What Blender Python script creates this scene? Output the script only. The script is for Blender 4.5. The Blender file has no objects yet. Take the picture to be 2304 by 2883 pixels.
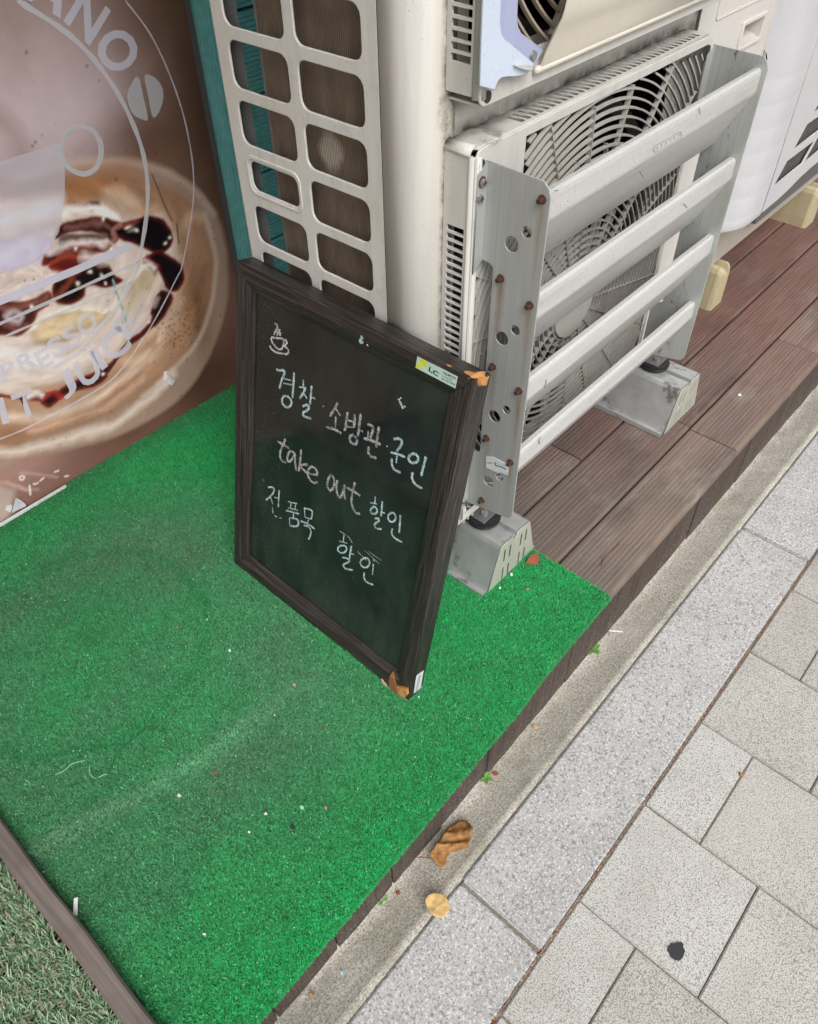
import bpy, bmesh, math, random
import numpy as np
from mathutils import Matrix, Vector
random.seed(7)
rng = np.random.default_rng(7)
S = bpy.context.scene
C = S.collection
PI = math.pi

# ------------------------------------------------------------------ camera
cam_d = bpy.data.cameras.new('camera'); cam = bpy.data.objects.new('camera', cam_d); C.objects.link(cam)
cam_d.sensor_fit = 'VERTICAL'; cam_d.sensor_height = 36.0; cam_d.lens = 27.271
cam_d.clip_start = 0.02; cam_d.clip_end = 200
RC = [[0.662161, -0.74927, -0.011731], [-0.544576, -0.470393, -0.694383], [0.514762, 0.466182, -0.71951]]
cam.matrix_world = Matrix(((RC[0][0], -RC[1][0], -RC[2][0], 0), (RC[0][1], -RC[1][1], -RC[2][1], 0), (RC[0][2], -RC[1][2], -RC[2][2], 1.16), (0, 0, 0, 1)))
S.camera = cam
# ------------------------------------------------------------------ sky, sun, exposure (overcast day)
W = bpy.data.worlds.new('World'); S.world = W; W.use_nodes = True
nt = W.node_tree; bg = nt.nodes['Background']
sky = nt.nodes.new('ShaderNodeTexSky'); sky.sky_type = 'NISHITA'; sky.sun_disc = False
SUN_EL, SUN_AZ = 52, 210
sky.sun_elevation = math.radians(SUN_EL); sky.sun_rotation = math.radians(SUN_AZ); sky.air_density = 1.0; sky.dust_density = 4.0
hsv = nt.nodes.new('ShaderNodeHueSaturation'); hsv.inputs['Saturation'].default_value = 0.30   # a grey, overcast sky
nt.links.new(sky.outputs[0], hsv.inputs['Color']); nt.links.new(hsv.outputs[0], bg.inputs['Color'])
bg.inputs['Strength'].default_value = 0.15
sd = bpy.data.lights.new('sun', 'SUN'); sd.energy = 1.5; sd.angle = math.radians(40); sd.color = (1.0, 0.985, 0.965)
so = bpy.data.objects.new('sun', sd); C.objects.link(so)
az = math.radians(SUN_AZ); el = math.radians(SUN_EL)
sdir = Vector((math.sin(az) * math.cos(el), math.cos(az) * math.cos(el), math.sin(el)))
so.rotation_euler = (-sdir).to_track_quat('-Z', 'Y').to_euler(); so.location = (0, -3, 6)
S.view_settings.view_transform = 'Standard'; S.view_settings.look = 'None'
S.view_settings.gamma = 1.0; S.view_settings.use_curve_mapping = False; S.view_settings.exposure = 0.36
S.render.engine = 'CYCLES'

# ------------------------------------------------------------------ node helpers
def lin(r, g, b):
    def c(v):
        v /= 255.0
        return v / 12.92 if v <= 0.04045 else ((v + 0.055) / 1.055) ** 2.4
    return (c(r), c(g), c(b), 1.0)
class M:
    def __init__(s, name, rough=0.6, metal=0.0, spec=0.5, coat=0.0):
        s.m = bpy.data.materials.new(name); s.m.use_nodes = True; s.t = s.m.node_tree
        s.b = s.t.nodes['Principled BSDF']; s.out = s.t.nodes['Material Output']
        s.set('Roughness', rough); s.set('Metallic', metal); s.set('Specular IOR Level', spec); s.set('Coat Weight', coat)
        s._p = None
    def set(s, k, v):
        if hasattr(v, 'links') or isinstance(v, bpy.types.NodeSocket): s.t.links.new(v, s.b.inputs[k])
        else: s.b.inputs[k].default_value = v
    def n(s, ty, **kw):
        x = s.t.nodes.new(ty)
        for k, v in kw.items(): setattr(x, k, v)
        return x
    def inp(s, x, k, v):
        if isinstance(v, bpy.types.NodeSocket): s.t.links.new(v, x.inputs[k])
        else: x.inputs[k].default_value = v
    def pos(s):
        if s._p is None: s._p = s.n('ShaderNodeNewGeometry').outputs['Position']
        return s._p
    def objc(s): return s.n('ShaderNodeTexCoord').outputs['Object']
    def sc(s, v, sx, sy, sz):
        x = s.n('ShaderNodeVectorMath', operation='MULTIPLY'); s.inp(x, 0, v); x.inputs[1].default_value = (sx, sy, sz); return x.outputs[0]
    def addv(s, a, b):
        x = s.n('ShaderNodeVectorMath', operation='ADD'); s.inp(x, 0, a); s.inp(x, 1, b); return x.outputs[0]
    def noise(s, v, scale, detail=3, rough=0.5, dist=0.0):
        x = s.n('ShaderNodeTexNoise'); s.inp(x, 'Vector', v); x.inputs['Scale'].default_value = scale
        x.inputs['Detail'].default_value = detail; x.inputs['Roughness'].default_value = rough; x.inputs['Distortion'].default_value = dist
        return x.outputs[0]
    def vor(s, v, scale, out='Distance', feature='F1'):
        x = s.n('ShaderNodeTexVoronoi', feature=feature); s.inp(x, 'Vector', v); x.inputs['Scale'].default_value = scale; return x.outputs[out]
    def wave(s, v, scale, axis='X', dist=0.0, dscale=1.0):
        x = s.n('ShaderNodeTexWave', bands_direction=axis); s.inp(x, 'Vector', v); x.inputs['Scale'].default_value = scale
        x.inputs['Distortion'].default_value = dist; x.inputs['Detail Scale'].default_value = dscale; return x.outputs['Fac']
    def ramp(s, f, stops):
        x = s.n('ShaderNodeValToRGB'); s.inp(x, 'Fac', f); e = x.color_ramp.elements
        while len(e) < len(stops): e.new(0.5)
        for k, (p, c) in enumerate(stops):
            e[k].position = p; e[k].color = c if len(c) == 4 else (*c, 1)
        return x.outputs[0]
    def step(s, f, a, b, lo=0.0, hi=1.0):
        x = s.n('ShaderNodeMapRange'); s.inp(x, 'Value', f); x.inputs['From Min'].default_value = a; x.inputs['From Max'].default_value = b
        x.inputs['To Min'].default_value = lo; x.inputs['To Max'].default_value = hi; return x.outputs[0]
    def mix(s, f, a, b, mode='MIX'):
        x = s.n('ShaderNodeMix', data_type='RGBA', blend_type=mode); s.inp(x, 0, f)
        for k, v in ((6, a), (7, b)):
            if not isinstance(v, bpy.types.NodeSocket) and len(v) == 3: v = (*v, 1)
            s.inp(x, k, v)
        return x.outputs[2]
    def math(s, op, a, b=0.0):
        x = s.n('ShaderNodeMath', operation=op); s.inp(x, 0, a); s.inp(x, 1, b); return x.outputs[0]
    def sep(s, v): x = s.n('ShaderNodeSeparateXYZ'); s.inp(x, 0, v); return x.outputs
    def rand(s): return s.n('ShaderNodeObjectInfo').outputs['Random']
    def attr(s, name): return s.n('ShaderNodeAttribute', attribute_name=name).outputs['Color']
    def bump(s, h, strength=0.3, dist=0.002):
        x = s.n('ShaderNodeBump'); s.inp(x, 'Height', h); x.inputs['Strength'].default_value = strength; x.inputs['Distance'].default_value = dist
        s.t.links.new(x.outputs[0], s.b.inputs['Normal'])
    def alpha(s, f):   # thin print that lets the surface below show through
        tr = s.n('ShaderNodeBsdfTransparent'); mx = s.n('ShaderNodeMixShader'); s.inp(mx, 0, f)
        s.t.links.new(tr.outputs[0], mx.inputs[1]); s.t.links.new(s.b.outputs[0], mx.inputs[2]); s.t.links.new(mx.outputs[0], s.out.inputs[0])

def flat(name, col, rough=0.6, **kw):
    m = M(name, rough, **kw); p = m.pos()
    f = m.noise(p, 60, 4)
    m.set('Base Color', m.mix(m.step(f, .3, .7), [c * .82 for c in col[:3]], col[:3])); return m.m

def mat_painted(name, col, rough=.45, dirt=.5, dirtcol=(.10, .085, .065), speck=True, streak=True):
    m = M(name, rough); p = m.pos()
    c = m.mix(m.step(m.noise(p, 6, 3), .3, .7), [k * .93 for k in col], col)
    c = m.mix(m.step(m.noise(m.addv(m.sc(p, 9, 9, 4), (3, 1, 7)), 1.0, 5, .6), .48, .75, 0, min(.6, dirt * .7)), c, [col[0] * .86, col[1] * .79, col[2] * .68])
    c = m.mix(m.step(m.noise(m.sc(p, 60, 60, 5), 1.0, 4, .6), .52, .78, 0, dirt * .55) if streak else 0.0, c, [k * .62 for k in col])
    c = m.mix(m.step(m.noise(p, 22, 5, .7), .56, .80, 0, dirt * .6), c, [k * .55 for k in col])
    if speck:
        sp = m.math('MULTIPLY', m.step(m.noise(p, 260, 3, .65), .66, .71), m.step(m.noise(p, 9, 2), .46, .62))
        c = m.mix(m.math('MULTIPLY', sp, .7), c, dirtcol)
        c = m.mix(m.step(m.noise(p, 420, 2), .62, .75, 0, .35), c, [k * .5 for k in col])
    m.set('Base Color', c); m.bump(m.noise(p, 260, 2), .06, .001); return m.m

MAT = {}
MAT['ac'] = mat_painted('aged_ivory_paint', (.66, .64, .595), .38, .6)
def m_front():
    m = M('grimy_ivory_paint', .45); p = m.pos(); s = m.sep(p); col = (.60, .565, .515)
    c = m.mix(m.step(m.noise(p, 6, 3), .3, .7), [k * .9 for k in col], col)
    c = m.mix(m.step(m.noise(m.sc(p, 60, 60, 6), 1.0, 4, .6), .45, .75, 0, .5), c, [k * .6 for k in col])
    g = m.noise(m.sc(p, 30, 30, 22), 1, 5, .7)
    d1 = m.math('MULTIPLY', m.step(s[2], .838, .8265), m.step(s[2], .80, .801)); d2 = m.math('MULTIPLY', m.step(s[2], .846, .864), m.step(s[2], .87, .869)); d3 = m.step(s[0], .704, .6995)
    d3 = m.math('MULTIPLY', m.step(s[0], .712, .700), m.step(s[2], .80, .83)); d4 = m.math('MULTIPLY', m.step(s[0], 1.275, 1.295), m.step(s[0], 1.30, 1.299))
    d = m.math('MAXIMUM', m.math('MAXIMUM', d1, d2), m.math('MAXIMUM', m.math('MULTIPLY', d3, .6), d4))
    c = m.mix(m.math('MULTIPLY', d, m.step(g, .36, .60, .15, .95)), c, (.055, .045, .036))
    m.set('Base Color', c); return m.m
MAT['acfront'] = m_front()
def m_corner():
    m = M('ivory_corner_paint', .33); p = m.pos(); s = m.sep(p); col = (.68, .66, .615)
    c = m.mix(m.step(m.noise(p, 6, 3), .3, .7), [k * .95 for k in col], col)
    c = m.mix(m.step(m.noise(m.sc(p, 50, 50, 4), 1, 4, .6), .46, .76, 0, .42), c, [k * .66 for k in col])
    c = m.mix(m.math('MULTIPLY', m.step(m.noise(p, 330, 3, .65), .66, .72), m.step(m.noise(m.sc(p, 16, 16, 7), 1, 2), .45, .62)), c, (.16, .14, .11))
    c = m.mix(m.step(s[1], .578, .5712, 0, .55), c, (.62, .56, .47))
    g = m.noise(p, 60, 5, .7)
    d = m.math('MULTIPLY', m.step(s[0], .692, .6985), m.step(g, .40, .62, .25, 1))
    zb_ = m.math('MULTIPLY', m.step(s[2], .80, .828), m.step(s[2], .90, .862)); d2 = m.math('MULTIPLY', m.math('MULTIPLY', m.step(s[0], .688, .6985), zb_), m.step(g, .45, .62))
    c = m.mix(m.math('MAXIMUM', m.math('MULTIPLY', d, .75), m.math('MULTIPLY', d2, .9)), c, (.055, .045, .036))
    m.set('Base Color', c); return m.m
MAT['corner'] = m_corner()
MAT['panel'] = mat_painted('ivory_panel_paint', (.64, .61, .57), .4, .3)
MAT['side'] = mat_painted('ivory_plastic', (.65, .635, .595), .5, .85)
def m_grille():
    m = M('grey_ivory_plastic', .5); p = m.pos(); s = m.sep(p); col = (.58, .565, .52)
    c = m.mix(m.step(m.noise(m.sc(p, 50, 50, 9), 1.0, 4, .6), .48, .78, 0, .38), col, [k * .6 for k in col])
    c = m.mix(m.math('MULTIPLY', m.step(m.noise(p, 280, 3, .65), .65, .71), m.step(m.noise(p, 11, 2), .45, .6)), c, (.15, .13, .105))
    top = m.math('MULTIPLY', m.step(s[2], .8195, .8225), m.step(s[2], .86, .85))
    b = m.math('MULTIPLY', m.math('MULTIPLY', top, m.step(s[0], .718, .728)), m.math('MULTIPLY', m.step(s[0], .775, .757), m.step(m.noise(m.addv(p, (2, 7, 0)), 22, 4, .6), .42, .47)))
    c = m.mix(m.math('MULTIPLY', b, .62), c, (.15, .135, .115))
    c = m.mix(m.math('MULTIPLY', m.math('MULTIPLY', top, m.step(s[1], .552, .569)), m.step(m.noise(p, 40, 4), .35, .6, .3, 1)), c, (.06, .05, .04))
    m.set('Base Color', c); return m.m
MAT['grille'] = m_grille()
MAT['fin'] = mat_painted('dusty_grille_plastic', (.43, .415, .38), .6, 1.0)
MAT['fin2'] = mat_painted('tan_grille_plastic', (.40, .34, .26), .6, .8)
MAT['ghost'] = flat('worn_print_grey', (.40, .385, .36), .5)
MAT['white'] = mat_painted('white_casing_paint', (.56, .565, .58), .35, .15)
MAT['base'] = mat_painted('beige_base_paint', (.42, .38, .33), .5, .6)
MAT['blue'] = mat_painted('pale_blue_plastic', (.60, .68, .80), .5, .25)
MAT['lav'] = mat_painted('lavender_plastic', (.40, .43, .62), .5, .25)
MAT['cream'] = mat_painted('cream_plastic', (.70, .655, .56), .35, .12)
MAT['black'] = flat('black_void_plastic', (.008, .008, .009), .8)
MAT['fan'] = flat('dark_fan_plastic', (.035, .033, .032), .5)
MAT['inner'] = flat('dim_metal', (.16, .155, .15), .6)
MAT['rubber'] = flat('black_rubber', (.02, .02, .022), .55)
MAT['teal'] = flat('teal_paint', (.25, .66, .64), .4)
MAT['tealdark'] = flat('dark_teal_paint', (.20, .60, .59), .45)
MAT['greymetal'] = mat_painted('dull_grey_metal', (.125, .125, .125), .5, .8)
MAT['rust'] = flat('rusty_iron', (.055, .022, .015), .85)
MAT['rustedge'] = flat('orange_rust', (.105, .05, .024), .9)
MAT['zinc'] = flat('zinc_screw', (.55, .56, .58), .3, metal=.8)
MAT['black_ink'] = flat('black_ink', (.012, .012, .012), .5)
MAT['darkedge'] = flat('dark_trim', (.03, .028, .026), .5)
MAT['sticker'] = flat('pale_mint_label', (.46, .60, .52), .35)
MAT['yellow_ink'] = flat('lime_ink', (.62, .66, .01), .4)
MAT['wsticker'] = mat_painted('worn_white_label', (.68, .70, .72), .5, .5)
MAT['fibre'] = flat('torn_fibreboard', (.50, .24, .075), .9)
MAT['fibredark'] = flat('brown_torn_board', (.24, .095, .035), .9)
MAT['pinkveneer'] = flat('peeled_veneer', (.56, .34, .25), .7)
MAT['chip'] = flat('white_chip', (.78, .77, .74), .6)
MAT['tanchip'] = flat('tan_chip', (.42, .26, .15), .8)
MAT['redchip'] = flat('red_brown_chip', (.26, .07, .035), .8)
MAT['dark'] = flat('dark_chip', (.02, .03, .028), .7)
MAT['mint'] = flat('mint_chip', (.30, .66, .42), .6)
MAT['cyan'] = flat('cyan_chip', (.30, .62, .70), .6)
MAT['tar'] = flat('flattened_gum', (.028, .028, .033), .55)
MAT['terra'] = flat('terracotta', (.27, .085, .035), .85)
MAT['weed'] = flat('weed_green', (.13, .30, .05), .5)
MAT['whitestrip'] = flat('white_plastic', (.85, .85, .88), .4)
MAT['alum_edge'] = flat('white_edge_metal', (.80, .80, .82), .3)

def m_alu():
    m = M('powdered_aluminium', .34, .25); p = m.pos()
    c = m.mix(m.step(m.noise(p, 900, 1), .35, .65), (.55, .545, .53), (.67, .665, .65))
    c = m.mix(m.step(m.noise(m.sc(p, 5, 40, 40), 1, 5, .65), .48, .78, 0, .6), c, (.42, .40, .36))
    c = m.mix(m.step(m.noise(p, 240, 3, .7), .62, .70, 0, .6), c, (.25, .235, .21))
    m.set('Base Color', c); return m.m
MAT['alu'] = m_alu()
def m_plate(name, bolts, x):
    m = M(name, .36, .25); p = m.pos(); s = m.sep(p)
    v = m.noise(m.sc(p, 3, 330, 2.5), 1, 3)
    c = m.mix(m.step(v, .35, .65), (.40, .415, .40), (.46, .475, .46))
    c = m.mix(m.step(m.noise(m.sc(p, 30, 30, 8), 1, 3), .5, .8, 0, .5), c, (.36, .36, .30))
    f = None
    for (by, bz, ln, am) in bolts:
        dy = m.math('ABSOLUTE', m.math('ADD', s[1], -by))
        a = m.math('MULTIPLY', m.step(dy, .0085, .001), m.step(s[2], bz - ln, bz, 0, am))
        a = m.math('MULTIPLY', a, m.step(s[2], bz + .004, bz - .001))
        f = a if f is None else m.math('MAXIMUM', f, a)
    if not bolts:
        dd = m.math('MULTIPLY', m.math('MULTIPLY', m.step(s[1], .455, .475), m.step(s[1], .512, .49)), m.step(m.noise(m.sc(p, 90, 110, 60), 1, 5, .75), .57, .66))
        c = m.mix(m.math('MULTIPLY', dd, .9), c, (.05, .043, .035))
    if f is not None:
        f = m.math('MULTIPLY', f, m.step(m.noise(m.sc(p, 1, 260, 25), 1, 3), .25, .7, .35, 1))
        c = m.mix(f, c, (.24, .125, .035))
    m.set('Base Color', c); return m.m
PB = [(.445, .787), (.491, .676), (.4455, .657), (.492, .546), (.447, .528), (.493, .42), (.448, .399), (.493, .292)]
MAT['plate'] = m_plate('galvanised_plate', [(b[0], b[1], l, a) for b, l, a in zip(PB, (.13, .13, .14, .10, .16, .09, .10, .05), (.55, .95, .8, .6, .8, .5, .6, .6))] + [(.538, .79, .06, .9), (.5345, .77, .05, .25)], .717)
MAT['plate2'] = m_plate('clean_galvanised_plate', [], 1.27)
def m_rail():
    m = M('zinc_rail', .34, .45); p = m.pos()
    c = m.mix(m.step(m.noise(p, 35, 4), .3, .7), (.40, .41, .41), (.50, .51, .50))
    d = m.math('MULTIPLY', m.step(m.noise(m.sc(p, 30, 22, 14), 1, 5, .65), .56, .66), .8)
    c = m.mix(d, c, (.11, .10, .085)); m.set('Base Color', c); return m.m
MAT['rail'] = m_rail()
MAT['railcap'] = mat_painted('greenish_zinc', (.43, .44, .37), .4, .7)
MAT['yellow'] = mat_painted('worn_yellow_plastic', (.48, .415, .255), .6, 1.1, (.05, .02, .015))

def m_coil():
    m = M('dusty_coil', .85, 0, .2); p = m.pos()
    w = m.wave(m.sc(p, 0, 1, 0), 100, 'Y')
    b = m.mix(m.step(m.noise(m.sc(p, 20, 30, 12), 1, 4, .65), .3, .75), (.135, .102, .072), (.275, .212, .155))
    c = m.mix(m.step(w, .35, .75), m.mix(.45, b, (.02, .014, .010)), b)
    # pale worn patch on the fins
    d = m.n('ShaderNodeVectorMath', operation='SUBTRACT'); m.inp(d, 0, p); d.inputs[1].default_value = (.69, .7515, .7692)
    dd = m.sc(d.outputs[0], 0, 1 / .024, 1 / .028); L_ = m.n('ShaderNodeVectorMath', operation='LENGTH'); m.inp(L_, 0, dd)
    f = m.step(m.math('ADD', L_.outputs['Value'], m.math('MULTIPLY', m.noise(p, 40, 3), .9)), 1.5, 1.1, 0, .85)
    c = m.mix(f, c, m.mix(m.step(w, .2, .6), (.24, .20, .16), (.52, .46, .38)))
    m.set('Base Color', c); m.bump(w, .5, .002); return m.m
MAT['coil'] = m_coil()

def m_frame(name, ax):
    m = M(name, .42, 0, .5); o = m.objc(); r = m.rand()
    o = m.addv(o, m.n('ShaderNodeCombineXYZ').outputs[0])
    sx, sy = (7, 420) if ax == 0 else (420, 7)
    warp = m.noise(m.sc(o, 14, 14, 14), 1, 3)
    w = m.n('ShaderNodeVectorMath', operation='SCALE'); m.inp(w, 0, m.n('ShaderNodeCombineXYZ').outputs[0])
    cx = m.n('ShaderNodeCombineXYZ'); m.inp(cx, 0, m.math('MULTIPLY', warp, 2.2)); m.inp(cx, 1, m.math('MULTIPLY', warp, 2.2))
    g = m.noise(m.addv(m.sc(o, sx, sy, 420), cx.outputs[0]), 1, 4, .6)
    c = m.ramp(g, [(.34, (.007, .0055, .005)), (.47, (.020, .016, .0145)), (.58, (.044, .036, .032)), (.70, (.085, .070, .062))])
    m.set('Base Color', c); m.bump(g, .45, .0012); m.set('Roughness', m.step(g, .3, .7, .5, .36)); return m.m
MAT['frameX'] = m_frame('dark_oak_foil_across', 0); MAT['frameY'] = m_frame('dark_oak_foil_along', 1)
def m_board():
    m = M('blackboard_lacquer', .12, 0, .55, .0); o = m.objc()
    big = m.noise(m.sc(o, 7, 5, 1), 1, 5, .6, .6)
    c = m.mix(m.step(big, .35, .7), (.010, .0145, .0135), (.023, .031, .0275))
    sw = m.noise(m.addv(m.sc(o, 26, 9, 1), (3, 1, 0)), 1, 4, .6)
    s = m.sep(o)
    low = m.step(s[1], .42, .12)
    c = m.mix(m.math('MULTIPLY', m.step(sw, .40, .72), m.math('ADD', m.math('MULTIPLY', low, .65), .18)), c, (.036, .046, .038))
    dust = m.math('MULTIPLY', m.step(m.vor(o, 230), .14, .05), m.step(m.noise(o, 55, 3), .5, .62))
    c = m.mix(m.math('MULTIPLY', dust, m.step(s[1], .55, .25, .15, .75)), c, (.20, .22, .21))
    edge = m.math('MULTIPLY', m.step(m.noise(o, 320, 2), .62, .8), m.step(s[0], .16, .04))
    c = m.mix(m.math('MULTIPLY', edge, .6), c, (.16, .16, .155))
    m.set('Base Color', c); m.set('Roughness', m.step(m.math('ADD', m.step(big, .3, .7, 0, .5), low), .2, 1.5, .06, .30)); return m.m
MAT['board'] = m_board()
def m_chalk(name, col, a0):
    m = M(name, .95, 0, .1); o = m.objc(); m.set('Base Color', (*col, 1))
    g = m.noise(m.sc(o, 700, 700, 1), 1, 2); g2 = m.noise(m.sc(o, 90, 90, 1), 1, 3)
    m.alpha(m.math('MULTIPLY', m.step(g, .38, .58, .12, 1), m.step(g2, .32, .58, a0 * .62, 1.0))); return m.m
MAT['chalk_white'] = m_chalk('white_chalk', (.80, .80, .80), .75)
MAT['chalk_cyan'] = m_chalk('pale_cyan_chalk', (.60, .82, .84), .8)
MAT['chalk_grey'] = m_chalk('smudged_grey_chalk', (.56, .55, .56), .5)

def m_deck(name, dark=1.0):
    m = M(name, .68, 0, .3); p = m.pos(); s = m.sep(p); r = m.rand()
    off = m.n('ShaderNodeCombineXYZ'); m.inp(off, 0, m.math('MULTIPLY', r, 31.7)); m.inp(off, 1, m.math('MULTIPLY', r, 7.3))
    q = m.addv(p, off.outputs[0])
    g = m.noise(m.sc(q, 5, 170, 60), 1, 5, .6, .3); wth = m.noise(m.sc(q, 3, 8, 3), 1, 3)
    t = m.step(m.math('ADD', s[0], m.math('MULTIPLY', m.math('ADD', wth, -.5), 1.6)), 1.05, 2.0)
    grey = m.mix(m.step(g, .32, .68), (.112, .090, .076), (.172, .140, .118))
    red = m.mix(m.step(g, .32, .68), (.150, .086, .072), (.225, .138, .117))
    c = m.mix(t, grey, red)
    warm = m.math('MULTIPLY', m.step(s[1], .455, .435), m.step(wth, .42, .62))
    c = m.mix(m.math('MULTIPLY', warm, .55), c, m.mix(m.step(g, .3, .7), (.165, .118, .090), (.255, .19, .145)))
    c = m.mix(m.math('MULTIPLY', m.step(s[1], .345, .325), m.step(m.noise(m.sc(q, 14, 40, 10), 1, 4), .40, .60)), c, (.20, .15, .115))
    c = m.mix(m.step(m.noise(m.sc(q, 4, 11, 6), 1, 5, .6), .52, .74, 0, .75), c, (.062, .050, .046))
    c = m.mix(m.step(m.noise(m.addv(m.sc(q, 5, 12, 6), (4, 9, 2)), 1, 5, .65), .54, .72, 0, .55), c, (.27, .225, .185))
    pale = m.math('MULTIPLY', m.step(m.noise(m.sc(q, 6, 260, 6), 1, 2), .62, .72), m.step(m.noise(m.sc(q, 5, 9, 4), 1, 2), .5, .62))
    c = m.mix(m.math('MULTIPLY', pale, .5), c, (.36, .32, .27))
    hv = m.n('ShaderNodeHueSaturation'); m.inp(hv, 'Color', c); m.inp(hv, 'Value', m.step(r, 0, 1, .82, 1.14)); m.inp(hv, 'Saturation', m.step(r, 0, 1, 1.12, .92)); c = hv.outputs[0]
    sp = m.math('MULTIPLY', m.step(m.vor(p, 130), .10, .05), m.step(m.noise(p, 14, 2), .52, .6))
    c = m.mix(m.math('MULTIPLY', sp, .5), c, (.45, .43, .40))
    m.set('Base Color', c); m.bump(g, .35, .0015); return m.m
MAT['deck'] = m_deck('weathered_decking', 1.0)
def m_fascia():
    m = M('dark_fascia_timber', .8, 0, .2); p = m.pos(); r = m.rand(); s = m.sep(p)
    off = m.n('ShaderNodeCombineXYZ'); m.inp(off, 0, m.math('MULTIPLY', r, 13.7)); q = m.addv(p, off.outputs[0])
    g = m.noise(m.sc(q, 230, 50, 5), 1, 4, .6)
    c = m.mix(m.step(g, .3, .7), (.036, .026, .022), (.105, .078, .065))
    c = m.mix(m.math('MULTIPLY', m.step(s[2], -.12, -.18, 0, .6), m.step(m.noise(p, 60, 4), .35, .65)), c, (.13, .11, .09))
    sp = m.math('MULTIPLY', m.step(m.noise(p, 480, 1), .61, .70), m.step(s[2], -.05, -.16, .3, 1))
    c = m.mix(m.math('MULTIPLY', sp, .75), c, (.42, .40, .36))
    m.set('Base Color', c); m.bump(g, .5, .002); return m.m
MAT['fascia'] = m_fascia()
def m_edging():
    m = M('grey_brown_timber', .75, 0, .2); p = m.pos()
    g = m.noise(m.sc(p, 190, 6, 120), 1, 4, .55)
    c = m.mix(m.step(g, .3, .7), (.125, .102, .092), (.205, .172, .155))
    c = m.mix(m.step(m.noise(p, 18, 3), .5, .75, 0, .5), c, (.10, .085, .075))
    m.set('Base Color', c); m.bump(g, .3, .001); return m.m
MAT['edging'] = m_edging()

def m_concrete():
    m = M('sandy_concrete', .9, 0, .2); p = m.pos(); s = m.sep(p)
    a = m.noise(p, 12, 4); c = m.mix(m.step(a, .3, .7), (.48, .45, .385), (.60, .57, .50))
    v = m.vor(p, 330); n_ = m.noise(p, 300, 3, .75)
    c = m.mix(m.step(n_, .52, .60), c, (.74, .71, .64)); c = m.mix(m.step(n_, .47, .39, 0, .75), c, (.20, .185, .15)); c = m.mix(m.step(v, .60, .9, 0, .4), c, (.22, .20, .16))
    c = m.mix(m.math('MULTIPLY', m.step(m.math('ADD', s[1], m.math('MULTIPLY', m.noise(p, 18, 4), .06)), .358, .378), .7), c, (.085, .075, .062))
    c = m.mix(m.step(m.noise(p, 17, 5, .65), .52, .76, 0, .5), c, (.27, .25, .20)); c = m.mix(m.math('MULTIPLY', m.step(m.noise(p, 8, 3), .55, .7), .35), c, (.22, .22, .13))
    m.set('Base Color', c); m.bump(n_, .3, .002); return m.m
MAT['concrete'] = m_concrete()
def m_granite():
    m = M('grey_granite', .7, 0, .3); p = m.pos()
    a = m.noise(p, 14, 3); c = m.mix(m.step(a, .35, .65), (.365, .36, .352), (.435, .43, .42))
    n1 = m.noise(p, 250, 3, .75); n2 = m.noise(m.addv(p, (3.1, 5.2, 0)), 185, 3, .7)
    c = m.mix(m.step(n1, .54, .60), c, (.64, .63, .62)); c = m.mix(m.step(n2, .55, .61, 0, .85), c, (.18, .18, .185))
    n3 = m.noise(m.addv(p, (8.1, 2.2, 0)), 330, 2, .6)
    c = m.mix(m.step(n3, .60, .68, 0, .8), c, (.12, .12, .13))
    c = m.mix(m.step(m.noise(m.addv(p, (1, 9, 0)), 60, 3), .62, .72, 0, .35), c, (.50, .40, .36))
    s = m.sep(p)
    m.set('Base Color', c); m.bump(n1, .25, .0012); return m.m
MAT['granite'] = m_granite()
def m_paver():
    m = M('exposed_aggregate_paver', .85, 0, .25); p = m.pos(); r = m.rand()
    base = m.mix(r, (.42, .395, .35), (.55, .54, .515))
    base = m.mix(m.step(m.noise(p, 10, 4), .45, .75, 0, .5), base, (.33, .31, .275))
    v = m.vor(p, 470); n = m.noise(p, 620, 2, .65)
    c = m.mix(m.step(v, .22, .50), m.mix(.45, base, (.66, .655, .64)), base)
    c = m.mix(m.step(v, .50, .80, 0, .75), c, (.19, .18, .16)); c = m.mix(m.step(n, .56, .66, 0, .75), c, (.17, .165, .155)); c = m.mix(m.step(m.noise(m.addv(p, (5, 5, 5)), 5, 4, .6), .5, .75, 0, .4), c, (.24, .225, .20))
    m.set('Base Color', c); m.bump(v, -.5 if False else .4, .0015); return m.m
MAT['paver'] = m_paver()
def m_joint():
    m = M('sandy_joint', .95, 0, .1); p = m.pos(); v = m.noise(p, 260, 4, .7)
    c = m.mix(m.step(v, .3, .7), (.15, .13, .105), (.33, .29, .24)); m.set('Base Color', c); m.bump(v, .6, .002); return m.m
MAT['joint'] = m_joint()
def m_carpet():
    m = M('green_carpet_pile', .72, 0, .35); m.set('Base Color', m.attr('Col')); m.set('Sheen Weight', .15); return m.m
MAT['pile'] = m_carpet()
def m_turf():
    m = M('turf_blade', .55, 0, .4); m.set('Base Color', m.attr('Col')); return m.m
MAT['turf'] = m_turf()
MAT['backing'] = flat('green_backing', (.006, .15, .042), .95)
MAT['turfbase'] = flat('dark_turf_base', (.018, .020, .014), .95)
MAT['wall'] = mat_painted('wall_render', (.30, .28, .25), .8, .6)
def m_print():
    m = M('printed_vinyl', .30, 0, .5); m.set('Base Color', m.attr('Col')); p = m.pos()
    m.bump(m.noise(p, 7, 2), .12, .006); m.set('Roughness', m.step(m.noise(p, 9, 3), .3, .7, .26, .33)); return m.m
MAT['print'] = m_print()
def m_ink(name, col, a):
    m = M(name, .32, 0, .5); m.set('Base Color', (*col, 1)); m.alpha(a); return m.m
MAT['ink'] = m_ink('pale_lilac_print', (.90, .88, .99), .68)
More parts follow.
